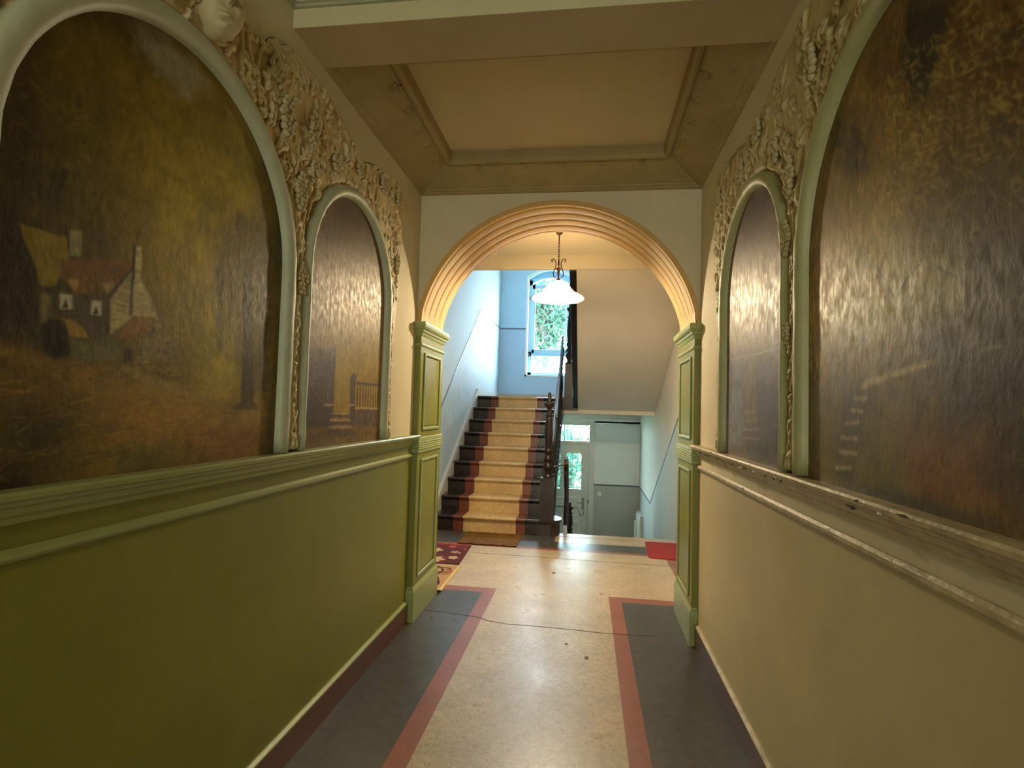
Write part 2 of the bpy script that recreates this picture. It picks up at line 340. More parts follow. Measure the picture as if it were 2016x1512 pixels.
# ------------------------------------------------------------------ room shell: corridor
Y0C=-5.0  # corridor lengthened out of view so the added door lights the arch face
def floor_patches():
    m=MB(); BE,RE,DA=0,1,2
    xs=[XL-.03,-.745,-.653,.196,.285,XR+.03]
    def q(x0,x1,y0,y1,mi): m.box(x0,x1,y0,y1,-.05,0,mi)
    q(xs[0],xs[1],Y0C,4.135,DA); q(xs[1],xs[2],Y0C,4.24,RE); q(xs[2],xs[3],Y0C,4.24,BE); q(xs[3],xs[4],Y0C,4.24,RE); q(xs[4],xs[5],Y0C,4.135,DA)
    q(xs[0],xs[1],4.135,4.24,RE); q(xs[4],xs[5],4.135,4.24,RE)
    q(HL-.05,xs[0],YB-.02,4.135,DA); q(HL-.05,xs[0],4.135,4.24,RE); q(xs[5],HR+.05,YB-.02,4.135,DA); q(xs[5],HR+.05,4.135,4.24,RE)
    # hall field and borders
    q(-1.40,.78,4.24,5.50,BE)
    q(-1.48,-1.40,4.24,5.58,RE); q(.78,.86,4.24,5.58,RE); q(-1.40,.78,5.50,5.58,RE)
    q(HL-.05,-1.48,4.24,5.86,DA); q(.86,HR+.05,4.24,5.86,DA); q(-1.48,.86,5.58,5.86,DA)
    q(-.30,HR+.05,5.86,6.28,BE); q(HL-.05,-.30,5.86,6.32,DA)
    o=m.build('floor',[linb,linr,lind]); return struct(o)
floor=floor_patches()
cr=MB(); P=[(-1.082,3.693),(-.9,3.675),(-.683,3.638),(-.607,3.592),(-.468,3.561),(-.33,3.566),(-.191,3.561),(-.047,3.558),(.143,3.541),(.299,3.55),(.45,3.568)]
def ribbon(m,P,wd,z0,z1,mi=0):
    for i in range(len(P)-1):
        a=Vector((*P[i],0)); b=Vector((*P[i+1],0)); n=Vector((-(b-a).y,(b-a).x,0)).normalized()*wd/2
        m.prism([tuple((a+n)[:2]),tuple((b+n)[:2]),tuple((b-n)[:2]),tuple((a-n)[:2])][::-1],'z',z0,z1,mi)
ribbon(cr,P,.006,0,.0012); ribbon(cr,[(-1.05,5.224),(-.5,5.22),(.1,5.2),(.787,5.192)],.005,0,.001)
ribbon(cr,[(-.25,6.12),(.4,6.11),(1.0,6.11)],.006,0,.001)
cr.build('floor_crack',mat('crack_dirt',srgb(60,48,40),.7),floor)
LW=1.062
def side_wall(name,x,sgn,lowm):
    m=MB(); t=.12
    m.box(x,x+sgn*t,Y0C,YA,0,LW,1); m.box(x,x+sgn*t,Y0C,YA,LW,3.0,0)
    return struct(m.build(name,[plaster,lowm]))
side_wall('wall_left',XL,-1,green); side_wall('wall_right',XR,1,tanwall)
def wall_details(side):
    x=XL if side<0 else XR; s=-side   # s: direction into corridor
    low,tr,br,cap=(green,greenl,brown,greenl) if side<0 else (tanwall,peel,brownr,peel)
    y0,y1=Y0C,YA-.012
    m=MB(); m.prism([(x,0),(x+s*.016,0),(x+s*.016,.112),(x+s*.012,.12),(x,.12)],'y',y0,y1); 
    o=struct(m.build('baseboard_left' if side<0 else 'baseboard_right',br))
    m=MB(); m.prism([(x,.12),(x+s*.018,.12),(x+s*.018,.127),(x+s*.006,.136),(x,.136)],'y',y0,y1); m.build('baseboard_cap',cap,o)
    # dado rail: lip, cove, frieze, lower bead
    m=MB(); zt=1.196
    m.prism([(x,zt),(x+s*.052,zt),(x+s*.058,zt-.006),(x+s*.056,zt-.016),(x+s*.044,zt-.022),(x+s*.040,zt-.03),(x+s*.028,zt-.036),(x+s*.022,zt-.05),(x+s*.012,zt-.058),(x+s*.008,zt-.07),(x,zt-.07)],'y',y0,y1)
    o=struct(m.build('trim_1' if side<0 else 'trim_2',tr),'green dado rail on left corridor wall' if side<0 else 'worn cream dado rail on right corridor wall')
    m=MB(); zb=1.052
    m.prism([(x,zb+.026),(x+s*.008,zb+.026),(x+s*.017,zb+.018),(x+s*.018,zb+.008),(x+s*.012,zb),(x,zb-.003)],'y',y0,y1)
    m.build('lower_bead',tr,o)
    if side<0:
        m=MB(); m.box(x,x+s*.002,y0,y1,zb+.02,zt-.06); m.build('frieze_band',green,o)
wall_details(-1); wall_details(1)
# paint chips on the worn right rail
random.seed(5); m=MB()
for i in range(26):
    y=random.uniform(.9,3.3); z=random.choice([1.178,1.17,1.165,1.19,1.071]); l=random.uniform(.006,.05)
    d={1.178:.0565,1.17:.053,1.165:.048,1.19:.0583,1.071:.0178}[z]
    m.prism([(y,z),(y+l*.5,z+.003),(y+l,z+.001),(y+l*.7,z-.003),(y+l*.2,z-.002)],'x',XR-d-.0012,XR-d+.004,random.choice([0,0,1]))
m.build('chipped_paint',[mat('bare_dark_wood',srgb(70,58,40),.7),whitepl],bpy.data.objects['trim_2'])
# back end of the corridor, behind the camera, with an unseen glazed door added to light the arch face
m=MB(); yb=Y0C
m.box(XL-.1,-.8,yb-.12,yb,0,3.0); m.box(.4,XR+.1,yb-.12,yb,0,3.0); m.box(-.8,.4,yb-.12,yb,2.3,3.0)
struct(m.build('wall_entrance',plaster))
m=MB(); m.box(-.8,-.72,yb-.08,yb-.03,0,2.3); m.box(.32,.4,yb-.08,yb-.03,0,2.3); m.box(-.24,-.16,yb-.08,yb-.03,0,2.3); m.box(-.72,.32,yb-.08,yb-.03,2.22,2.3); m.box(-.72,.32,yb-.08,yb-.03,0,.12); m.box(-.72,.32,yb-.08,yb-.03,.8,.9)
d=struct(m.build('added_door',midw)); m=MB(); m.box(-.72,.32,yb-.057,yb-.053,.12,2.22); m.build('added_door_glass',doorpane,d)
# ceilings, beam and coffer
m=MB(); m.box(XL-.1,XR+.1,Y0C-.1,1.87,2.98,3.15); struct(m.build('ceiling',beamf))
m=MB(); m.box(XL-.1,XR+.1,2.1,YA+.02,2.952,3.15); struct(m.build('ceiling.001',panelm))
m=MB(); m.box(XL-.05,XR+.05,1.866,2.105,ZC,3.0,0)
bm_=struct(m.build('ceiling_beam',[beamm]),'broad plaster beam crossing corridor ceiling')
m=MB(); m.box(XL-.02,XR+.02,1.862,1.866,ZC,2.86); m.build('beam_face',beamf,bm_)
m=MB(); m.ringsweep(XL,XR,Y0C,1.862,[(0,2.858),(.010,2.860),(.012,2.870),(.020,2.873),(.024,2.886),(.034,2.890),(.044,2.905),(.062,2.915),(.070,2.93),(.086,2.936),(.092,2.95),(.11,2.955),(.112,2.98)])
struct(m.build('trim_3',cornm),'ridged cornice round near ceiling bay')
m=MB(); m.ringsweep(XL,XR,2.0,YA,[(0,2.788),(.012,2.789),(.022,2.794),(.026,2.800),(.040,2.806),(.042,2.812),(.225,2.898),(.228,2.888),(.238,2.880),(.252,2.880),(.262,2.888),(.266,2.9),(.268,2.955)])
cv=struct(m.build('trim_4',olive),'olive sloping coffer cornice with stucco shells')
random.seed(11)
def cove_orn(px,py,r,kind):
    # small stucco shell or leaf knot on the sloping cove
    dx=min(px-XL,XR-px); dy=YA-py; o=min(dx,dy); z=2.812+(o-.042)/.183*.086
    mm=MB(); n=random.randint(5,8)
    for i in range(n):
        a=math.pi*2*i/n+random.random()*.4; rr=r*random.uniform(.4,.75)
        mm.ball((px+rr*math.cos(a),py+rr*math.sin(a),z+(rr*math.cos(a)*(1 if px<-.2 else -1)*.45 if dx<dy else -rr*math.sin(a)*.45)),r*random.uniform(.28,.45),0,8,6,1,1,.6)
    mm.ball((px,py,z),r*.5,0,10,7,1,1,.6)
    mm.build('shell_ornament',olive,cv)
for y in (2.42,2.62,2.8,2.98,3.16): cove_orn(XL+.19,y,.034,0); cove_orn(XR-.19,y+.03,.034,0); cove_orn(XR-.10,y-.05,.022,0)
for x in (-.7,-.42,-.18,.06,.30): cove_orn(x,YA-.19,.026,0)
# ------------------------------------------------------------------ arch wall
ACX,ACZ,AR,ZS=-.2175,1.815,.902,1.94
hw=math.sqrt(AR**2-(ZS-ACZ)**2); a0=math.asin((ZS-ACZ)/AR)
arc=[(ACX+AR*math.cos(a0+(math.pi-2*a0)*i/48),ACZ+AR*math.sin(a0+(math.pi-2*a0)*i/48)) for i in range(49)]
out=[(HR+.1,0),(ACX+hw,0)]+arc+[(ACX-hw,0),(HL-.1,0),(HL-.1,3.15),(HR+.1,3.15)]
m=MB()
# split into quads to stay robust
def archwall(m,y0,y1):
    m.box(HL-.1,XL-.011,y0,y1,0,1.93); m.box(XR+.011,HR+.1,y0,y1,0,1.93); m.box(HL-.1,ACX-hw,y0,y1,1.93,3.15); m.box(ACX+hw,HR+.1,y0,y1,1.93,3.15)
    for i in range(48):
        (xa,za),(xb,zb)=arc[i],arc[i+1]
        m.prism([(xb,zb),(xa,za),(xa,3.15),(xb,3.15)],'y',y0,y1)
archwall(m,YA,YB); struct(m.build('wall_arch',plaster))
# reeded arch lining: profile over depth swept round the arch
m=MB(); prof=[]; ys=np.linspace(YA-.006,YB+.006,61)
for i,y in enumerate(ys):
    t=(y-(YA-.006))/(YB-YA+.012); 
    r=AR-.012
    if .06<t<.94:
        u=((t-.06)/.88*4)%1; r=AR-.006-.011*math.sqrt(max(0,1-(2*u-1)**2))**.8+ (.006 if (u<.07 or u>.93) else 0)
    prof.append((y,r))
n=64; aa0=math.asin((ZS-.012-ACZ)/AR); vs=[]
for j in range(n+1):
    a=aa0+(math.pi-2*aa0)*j/n; e=min(j,n-j)/n*(math.pi*AR)
    for y,r in prof:
        rr=r if e>.05 else AR-.017
        vs.append((ACX+rr*math.cos(a),y,ACZ+rr*math.sin(a)))
k=len(prof); fs=[(j*k+i,j*k+i+1,(j+1)*k+i+1,(j+1)*k+i) for j in range(n) for i in range(k-1)]
m.add(vs,fs,0,True)
# closing lips front and back
for yy,idx in ((YA-.006,0),(YB+.006,k-1)):
    vs=[];
    for j in range(n+1):
        a=aa0+(math.pi-2*aa0)*j/n; r=prof[idx][1]
        vs+=[(ACX+r*math.cos(a),yy,ACZ+r*math.sin(a)),(ACX+(AR+.02)*math.cos(a),yy,ACZ+(AR+.02)*math.sin(a))]
    m.add(vs,[(2*j,2*j+1,2*j+3,2*j+2) for j in range(n)],0,True)
am=thing('arch_lining','ochre reeded plaster lining round the round archway','arch moulding',(ACX,YA,ZS))
m.build('reeded_band',archm,am)
def pilaster(side):
    s=-side; xw=ACX+side*hw  # jamb plane
    x0,x1=sorted((XL-.01 if side<0 else XR+.01, (-1.082 if side<0 else .650)))
    xf=-1.082 if side<0 else .650
    y0,y1=YA-.018,YB+.01
    lab=('green panelled wooden pilaster at left foot of arch, beside the green dado' if side<0 else 'green panelled wooden pilaster at right foot of arch, beside the cream dado')
    t=thing('pilaster',lab,'pilaster',(xf,YA,0))
    m=MB(); m.box(x0,x1,y0,y1,.2,1.93); m.build('shaft',green,t,.002)
    g=lambda a:sorted((xf-side*0,xf+s*a))
    m=MB(); m.loftrect(x0,x1,y0,y1,[(.012,0),(.012,.185),(.009,.2),(.002,.212),(0,.22)]); m.build('base_block',greenl,t)
    m=MB(); m.loftrect(x0,x1,y0,y1,[(0,1.845),(.006,1.855),(.010,1.868),(.018,1.874),(.020,1.888),(.030,1.893),(.036,1.905),(.037,1.922),(.032,1.937)]); m.build('capital',greenl,t)
    m=MB(); m.loftrect(x0,x1,y0,y1,[(0,1.778),(.006,1.782),(.009,1.79),(.006,1.798),(0,1.802)]); m.build('neck_bead',greenl,t)
    m=MB(); pr=[(.0,1.075),(.009,1.08),(.009,1.094)]
    for i in range(4):
        z=1.098+i*.0145; pr+=[(.009,z),(.013,z+.003),(.013,z+.008),(.008,z+.0105)]
    pr+=[(.010,1.158),(.010,1.176),(0,1.18)]
    m.loftrect(x0,x1,y0,y1,pr); m.build('fluted_band',greenl,t)
    for za,zb in ((.262,1.035),(1.225,1.742)):
        m=MB(); ya,yb=3.545,3.945; wd=.018
        f=lambda yy0,yy1,zz0,zz1:m.box(xf,xf+s*.011,yy0,yy1,zz0,zz1)
        f(ya,yb,za,za+wd); f(ya,yb,zb-wd,zb); f(ya,ya+wd,za+wd,zb-wd); f(yb-wd,yb,za+wd,zb-wd)
        m.build('panel_moulding',greenl,t,.004)
        m=MB(); m.box(xf,xf+s*.003,ya+wd+.012,yb-wd-.012,za+wd+.012,zb-wd-.012); m.build('raised_panel',green,t,.002)
pilaster(-1); pilaster(1)
# ------------------------------------------------------------------ hall shell
TOP=5.2
m=MB(); m.box(HL-.12,HL,YB,HB+.2,LOWZ,TOP); hl=struct(m.build('wall_hall_left',hallbl))
m=MB(); m.box(HR,HR+.12,YB,HB+.2,LOWZ,TOP); hr=struct(m.build('wall_hall_right',hallw))
# textured dado paint films below the stripe
m=MB(); m.prism([(YB,0.0),(6.2,0.0),(8.4,1.5),(HB,1.5),(HB,2.965),(8.6,2.965),(6.085,1.2),(YB,1.2)],'x',HL,HL+.002); m.build('textured_dado',hallt2,hl)
m=MB(); m.prism([(YB,0),(6.28,0),(6.28,-.3),(8.3,LOWZ),(HB,LOWZ),(HB,0),(8.78,0),(6.31,1.324),(YB,1.324)],'x',HR-.002,HR); m.build('textured_dado',hallt,hr)
def stripe_line(P,x,s,parent,wd=.03):
    m=MB()
    for i in range(len(P)-1):
        a=Vector(P[i]);b=Vector(P[i+1]); n=Vector((-(b-a).y,(b-a).x)).normalized()*wd/2
        m.prism([tuple(a+n),tuple(b+n),tuple(b-n),tuple(a-n)],'x',x+s*.001,x+s*.006)
    m.build('painted_stripe',stripe,parent)
stripe_line([(YB,1.2),(6.085,1.2),(8.6,2.975),(HB,2.96)],HL,1,hl)
stripe_line([(YB,1.324),(6.31,1.324),(8.80,-.01),(HB,0)],HR,-1,hr)
WX0,WX1,WZ0,WZ1,WAP=-1.17,-.30,2.06,3.95,4.12
m=MB(); y0,y1=HB,HB+.25
m.box(HL-.12,WX0,y0,y1,LOWZ-.1,TOP); m.box(WX0,-.93,y0,y1,LOWZ-.1,WZ0); m.box(-.93,WX1,y0,y1,1.17,WZ0); m.box(WX1,.11,y0,y1,1.17,TOP); m.box(.11,HR+.12,y0,y1,LOWZ-.1,TOP)
na=12; ac=[(WX0+(WX1-WX0)*i/na, WZ1+(WAP-WZ1)*(1-(2*i/na-1)**2)) for i in range(na+1)]
for i in range(na): m.prism([ac[i],ac[i+1],(ac[i+1][0],TOP),(ac[i][0],TOP)],'y',y0,y1)
wb=struct(m.build('wall_back',bluew))
m=MB(); m.box(HL,WX0-.035,HB-.003,HB,1.575,2.96); m.box(WX0-.035,WX1+.2,HB-.003,HB,1.575,WZ0-.03); m.build('blue_grey_dado',bluel,wb)
m=MB(); m.box(HL,HR,HB-.0025,HB-.0005,1.17,1.345); m.box(.172,HR,HB-.0025,HB-.0005,-.01,1.2); m.build('pale_grey_upper_wall',lowbw,wb)
m=MB(); m.box(.172,HR,HB-.003,HB,LOWZ,-.01); m.build('grey_dado',greyw,wb)
m=MB(); m.box(HL,WX0-.035,HB-.008,HB-.001,2.945,2.975); m.box(.172,HR,HB-.008,HB-.001,-.016,.014); m.build('painted_stripe',stripe,wb)
m=MB(); m.box(-1.2,HR-.002,HB-.012,HB-.001,1.235,1.265); m.box(-1.2,HR-.002,HB-.022,HB-.001,1.265,1.343); struct(m.build('trim_5',whitep),'white moulding over lower back door')
m=MB(); m.box(-1.05,.17,HB-.02,HB+.02,1.10,1.17); 
# ceilings and slabs
m=MB(); m.box(HL-.1,HR+.1,YB,5.43,2.93,3.15); struct(m.build('ceiling.002',hallc))
m=MB(); m.box(HL-.05,HR+.05,5.40,5.438,2.785,3.15); struct(m.build('ceiling_beam.001',hallc),'shallow beam at far edge of hall ceiling')
m=MB(); m.box(HL-.1,HR+.1,5.30,5.42,3.15,TOP); struct(m.build('wall_upper_front',hallw))
m=MB(); m.box(HL-.12,HR+.12,5.3,8.45,TOP,TOP+.1); m.box(HL-.12,HR+.12,9.05,HB+.25,TOP,TOP+.1); m.box(HL-.12,-1.0,8.45,9.05,TOP,TOP+.1); m.box(-.4,HR+.12,8.45,9.05,TOP,TOP+.1); struct(m.build('ceiling.003',hallc))
m=MB(); m.box(HL-.12,HR+.12,6.2,HB+.25,LOWZ-.08,LOWZ); struct(m.build('floor.001',lind))
m=MB(); m.box(HL,-.30,6.2,6.32,LOWZ,-.05); m.box(-.3,HR,6.1,6.28,LOWZ,-.05); struct(m.build('wall_cellar_front',hallw))
m=MB(); m.box(HL,HR,8.41,HB,1.345,1.575); la=struct(m.build('floor.002',[hallw]),'intermediate stair landing')
m=MB(); m.box(HL,HR,8.36,HB,1.575,1.58); m.build('landing_covering',lind,la)
m=MB(); m.box(HL,HL+.018,8.43,HB,1.58,1.69); m.box(HL,WX1+.3,HB-.018,HB,1.58,1.69); struct(m.build('baseboard_landing',skirt))
m=MB(); m.prism([(YB,0),(6.15,0),(6.28,-.08),(6.28,.10),(6.10,.24),(5.92,.13),(YB,.13)],'x',HR-.018,HR); struct(m.build('baseboard_hall_right',skirt))
m=MB(); m.box(HL,HL+.018,YB,6.02,0,.12); struct(m.build('baseboard_hall_left',skirt))
m=MB(); m.box(-1.0,-.4,8.45,9.05,TOP+.05,TOP+.056); sk=struct(m.build('added_skylight',pane),'added skylight above the stairwell, out of view, for extra daylight')  # unseen skylight, added to brighten the stairwell and back wall
m=MB(); m.box(-.71,-.69,8.45,9.05,TOP+.02,TOP+.08); m.build('glazing_bar',whitep,sk)
# ------------------------------------------------------------------ up flight
SX0,SX1=-1.672,-.36; Y0S,TR,RS=6.0624,.2847,.175
st=thing('staircase','dark staircase with red and beige bands climbing to the landing','staircase',(SX0,Y0S,0))
bands=[(SX0,-1.455,0),(-1.455,-1.340,1),(-1.340,-.745,2),(-.745,-.645,1),(-.645,SX1,0)]
SM=[stepb,stepr,stepc]
def treadprof(y,z,d,t=.036):
    return [(y+.0,z-.012),(y+.004,z-.004),(y+.014,z),(y+d,z),(y+d,z-t),(y+.014,z-t),(y+.004,z-t+.008),(y+.0,z-t+.016)]
for k_ in range(1,10):
    y=Y0S+(k_-1)*TR; z=RS*k_
    m=MB(); d=.32 if k_<9 else .05
    for a,b,mi in bands: m.prism(treadprof(y,z,d),'x',a,b,mi)
    if k_==1:
        # bullnose end curling round the newel
        pts=[(-.36,y+.32)]+[(-.36+.115*math.sin(t_),y+.16-.16*math.cos(t_)) for t_ in np.linspace(math.pi,0,14)]
        m.prism(pts,'z',z-.036,z,0)
    m.build('tread',SM,st,.0)
    m=MB()
    for a,b,mi in bands: m.box(a,b,y+.032,y+.05,z-RS,z-.036,mi)
    for a,b,mi in bands: m.prism([(y+.032,z-.036),(y+.02,z-.036),(y+.026,z-.05),(y+.032,z-.053)],'x',a,b,mi)
    if k_==1:
        pts=[(-.36,y+.30)]+[(-.36+.095*math.sin(t_),y+.165-.135*math.cos(t_)) for t_ in np.linspace(math.pi,0,14)]
        m.prism(pts,'z',0,z-.036,0); m.box(-.36,-.27,y+.25,y+.3,0,z-.03,0)
    m.build('riser',SM,st)
sl=RS/TR
nl=lambda y:RS+(y-Y0S)*sl
m=MB(); m.prism([(6.36,.0),(6.60,.0),(8.355,nl(8.355)-.42),(8.355,nl(8.355)-.23),(6.36,nl(6.36)-.23)],'x',SX0+.01,SX1-.02)
m.build('soffit_body',hallw,st)
m=MB(); m.prism([(5.98,0),(6.15,0),(8.45,nl(8.45)-.2),(8.45,1.69),(8.40,nl(8.40)+.08),(6.02,nl(6.02)+.06),(5.98,.12)],'x',HL,HL+.038); m.build('wall_stringer',skirt,st)
m=MB(); m.prism([(6.12,0),(6.36,0),(8.38,nl(8.38)-.28),(8.38,1.56),(8.33,nl(8.33)-.14),(6.12,nl(6.12)-.14)],'x',SX1+.001,SX1+.018); m.build('outer_stringer',darkw,st)
m=MB(); m.box(SX1-.1,-.125,8.325,8.36,1.40,1.585); m.build('landing_fascia',darkw,st,.003)
# loose end of the runner on the floor
m=MB(); rnd=random.Random(3); nx,ny=14,8; vs=[]
for j in range(ny+1):
    for i in range(nx+1):
        x=-1.275+.61*i/nx; y=5.53+.56*j/ny; e=.012*math.exp(-j*.9)*(.4+.6*math.sin(i*1.3)**2)
        vs.append((x+rnd.uniform(-.006,.006)*(j==0),y+rnd.uniform(-.012,.012)*(j==0),.003+e+ (.004 if 3<j<5 else 0)))
nV=len(vs); vs+=[(a,b,c-.003) for a,b,c in vs]; fs=[(j*(nx+1)+i,j*(nx+1)+i+1,(j+1)*(nx+1)+i+1,(j+1)*(nx+1)+i) for j in range(ny) for i in range(nx)]
fs+=[tuple(nV+q for q in f[::-1]) for f in fs]
for i in range(nx): fs.append((i,nV+i,nV+i+1,i+1))
for j in range(ny): fs.append((j*(nx+1),(j+1)*(nx+1),nV+(j+1)*(nx+1),nV+j*(nx+1))); fs.append((j*(nx+1)+nx,nV+j*(nx+1)+nx,nV+(j+1)*(nx+1)+nx,(j+1)*(nx+1)+nx))
m.add(vs,fs); tag(m.build('stair_runner',oldrun),'worn brown runner end lying flat at the foot of the stairs','runner')
# ------------------------------------------------------------------ second flight seen from below
sy0,sz0,sy1,sz1=5.44,2.785,8.53,1.345
usl=(sz0-sz1)/(sy1-sy0)
up2=thing('upper_staircase','pale sloping underside of the upper stair flight, with dark outer stringer','staircase',(HR,8.5,1.34))
pts=[(sy1,sz1),(sy0,sz0),(sy0,sz0+.33)]
ns=8
for i in range(ns):
    y=sy0+(8.36-sy0)*(i+1)/ns; z=sz0+.33-usl*(8.36-sy0)*(i+1)/ns; zp=sz0+.33-usl*(8.36-sy0)*i/ns
    pts+=[(y,zp),(y,z)]
pts+=[(sy1,1.56)]
m=MB(); m.prism(pts,'x',-.125,HR-.003); m.build('soffit',hallw,up2)
m=MB(); ln=lambda y:sz0-(y-sy0)*usl
m.prism([(sy0,ln(sy0)-.01),(sy1-.17,ln(sy1-.17)-.01),(sy1-.17,ln(sy1-.17)+.36),(sy0,ln(sy0)+.40)],'x',-.195,-.125); m.build('outer_stringer',darkw,up2,.006)
# ------------------------------------------------------------------ newels, rails
def newel_prof(zb,s=1.0):
    a=[(.054,zb+.0),(.056,zb+.012),(.04,zb+.03),(.034,zb+.05),(.045,zb+.075),(.058,zb+.10),(.060,zb+.125),(.045,zb+.15),(.034,zb+.165),(.052,zb+.185),(.054,zb+.205),(.036,zb+.225),
       (.030,zb+.245),(.046,zb+.27),(.050,zb+.295),(.034,zb+.315),(.034,zb+.33),(.044,zb+.42),(.046,zb+.5),(.040,zb+.6),(.032,zb+.66),(.030,zb+.665),(.044,zb+.675),(.044,zb+.69),(.028,zb+.70),
       (.024,zb+.74),(.028,zb+.77),(.05,zb+.79),(.056,zb+.81),(.052,zb+.825),(.026,zb+.835),(.02,zb+.85),(.02,zb+.90),(.016,zb+.93),(.006,zb+.94)]
    return [(r,zb+(z-zb)*s) for r,z in a]
rl=thing('stair_railing','dark turned newel post with rail rising beside the lower flight','railing',(-.405,6.10,RS))
m=MB(); m.box(-.482,-.33,6.02,6.17,RS,.64); m.lathe((-.405,6.1,0),newel_prof(.64),20); m.build('newel_post',darkw,rl,.004)
m=MB(); 
def beam_yz(m,x0,x1,ya,za,yb,zb,h,mi=0): m.prism([(ya,za),(yb,zb),(yb,zb+h),(ya,za+h)],'x',x0,x1,mi)
beam_yz(m,-.392,-.342,6.14,.98,8.28,.98+2.14*sl,.05); m.build('handrail',darkw,rl,.01)
def baluster(m,x,y,z0,z1):
    h=z1-z0; pr=[(.018,0),(.018,.12),(.012,.14),(.02,.17),(.013,.2),(.019,.33),(.021,.42),(.014,.62),(.011,.74),(.019,.77),(.012,.80),(.016,.86),(.016,1)]
    m.lathe((x,y,z0),[(r,q*h) for r,q in pr],10)
for i in range(14):
    y=6.24+i*.1424; m=MB(); baluster(m,-.367,y,RS*(1+int((y-Y0S)/TR)),.985+(y-6.14)*sl); m.build('baluster',darkw,rl)
nw=thing('landing_newel','dark turned newel post standing at the corner of the landing','newel post',(-.275,8.43,1.58))
m=MB(); m.box(-.335,-.215,8.37,8.49,1.58,2.10); m.lathe((-.275,8.43,0),newel_prof(2.10,1.05),20); m.build('post',darkw,nw,.004)
m=MB(); beam_yz(m,-.19,-.14,5.5,ln(5.5)+1.2,8.37,ln(8.37)+1.2,.05); m.build('upper_handrail',darkw,nw,.01)
for i in range(18):
    y=5.6+i*.155; m=MB(); baluster(m,-.162,y,ln(y)+.36,ln(y)+1.21); m.build('baluster',darkw,nw)
# grey tube handrail up the lower flight
gr=thing('tube_handrail','grey metal tube handrail running up beside the lower flight','handrail',(-.36,7,1.4))
m=MB(); m.tube([(-.345,6.5,1.30),(-.348,6.56,1.33),(-.372,8.24,2.49),(-.372,8.28,2.5)],.017,10); m.build('tube',steelg,gr)
for y,z in ((8.2,2.42),(7.3,1.84)):
    m=MB(); m.tube([(-.37,y,z+.03),(-.33,y+.01,z+.03),(-.30 if y>8 else -.355,y+.12 if y>8 else y,z-.0)],.006,6); m.build('bracket',steel,gr)
# down flight
dn=thing('cellar_stairs','pale steps going down to the lower back door','staircase',(.4,6.28,0))
for k_ in range(1,8):
    m=MB(); y=6.28+.29*(k_-1); z=-.165*k_; m.box(-.26,HR-.003,y+.002,y+.31,z-.165,z); m.build('step',mat('pale_step',srgb(170,168,160),.5) if k_==1 else MATS['pale_step'],dn)
dr=thing('cellar_railing','brown sloping handrail with steel end going down to the lower door','railing',(-.2,6.27,0))
dsl=.53; xz=lambda y:(-.21-.02*(y-6.27))
m=MB(); 
A=[(6.27,.80),(8.5,-.40)]
vs=[]
for y,z in A:
    for dx,dz in ((-.028,-.03),(.028,-.03),(.028,.03),(-.028,.03)): vs.append((xz(y)+dx,y,z+dz))
m.add(vs,[(0,1,2,3),(7,6,5,4),(0,4,5,1),(1,5,6,2),(2,6,7,3),(3,7,4,0)]); m.build('handrail',midw,dr,.008)
m=MB(); m.tube([(-.212,6.20,.845),(-.212,6.25,.835),(-.222,6.7,.62)],.021,10); m.build('steel_handrail',steel,dr)
m=MB(); m.tube([(-.35,6.12,.76),(-.21,6.26,.77)],.007,6); m.tube([(-.36,6.13,.67),(-.21,6.28,.685)],.004,6); m.lathe((-.3,6.17,.75),[(.006,0),(.012,.006),(.012,.016),(.006,.022)],8); m.build('tie_rod',steelg,dr)
for i in range(13):
    y=6.36+i*.155; m=MB(); baluster(m,xz(y),y,-.165*(1+int((y-6.28)/.29)),.80-.538*(y-6.27)-.02); m.build('baluster',darkw,dr)
m=MB(); m.box(-.225,-.185,6.22,6.26,0,.05); m.box(-.222,-.188,6.222,6.258,.05,.10); m.build('foot',steel,dr)
nd=thing('lower_newel','dark turned newel post at foot of the steps down','newel post',(-.235,8.62,LOWZ))
m=MB(); m.box(-.265,-.165,8.57,8.67,LOWZ,-.62); m.lathe((-.215,8.62,0),newel_prof(-.62,.62),16); m.build('post',darkw,nd,.004)
# ------------------------------------------------------------------ stair window
m=MB(); z0,z1=WZ0,WZ1; x0,x1=WX0,WX1
def arcband(m,xa,xb,za,zap,w_,y0,y1):
    nn=12
    def f(x): t=(x-xa)/(xb-xa); return za+(zap-za)*(1-(2*t-1)**2)
    for i in range(nn):
        p=xa+(xb-xa)*i/nn; q=xa+(xb-xa)*(i+1)/nn
        m.prism([(p,f(p)-w_),(q,f(q)-w_),(q,f(q)),(p,f(p))],'y',y0,y1)
m.box(x0,x0+.075,HB+.12,HB+.18,z0,z1); m.box(x1-.075,x1,HB+.12,HB+.18,z0,z1); m.box(x0,x1,HB+.12,HB+.18,z0,z0+.06)
m.box(x0,x1,HB+.12,HB+.18,2.44,2.53); arcband(m,x0,x1,z1,WAP,.13,HB+.12,HB+.18)
wn=struct(m.build('window_1',framew,None,.004),'tall arched stair window with upper sash and low pane')
m=MB(); a,b,c,d=x0+.07,x1-.07,2.50,3.86
for bb in ((a,a+.06,c,d),(b-.06,b,c,d),(a,b,c,c+.07),(a,b,d-.09,d)): m.box(bb[0],bb[1],HB+.10,HB+.15,bb[2],bb[3])
m.build('sash',framew,wn,.004)
m=MB(); m.box(a,b,HB+.13,HB+.136,c,d); m.build('pane',pane,wn); m=MB(); m.box(a,b,HB+.15,HB+.156,z0+.05,2.45); m.build('pane',pane,wn)
m=MB(); m.box(x0-.035,x0,HB-.012,HB+.02,z0-.03,z1+.01); m.box(x1,x1+.035,HB-.012,HB+.02,z0-.03,z1+.01); m.box(x0-.035,x1+.035,HB-.012,HB+.03,z0-.03,z0)
nn=12
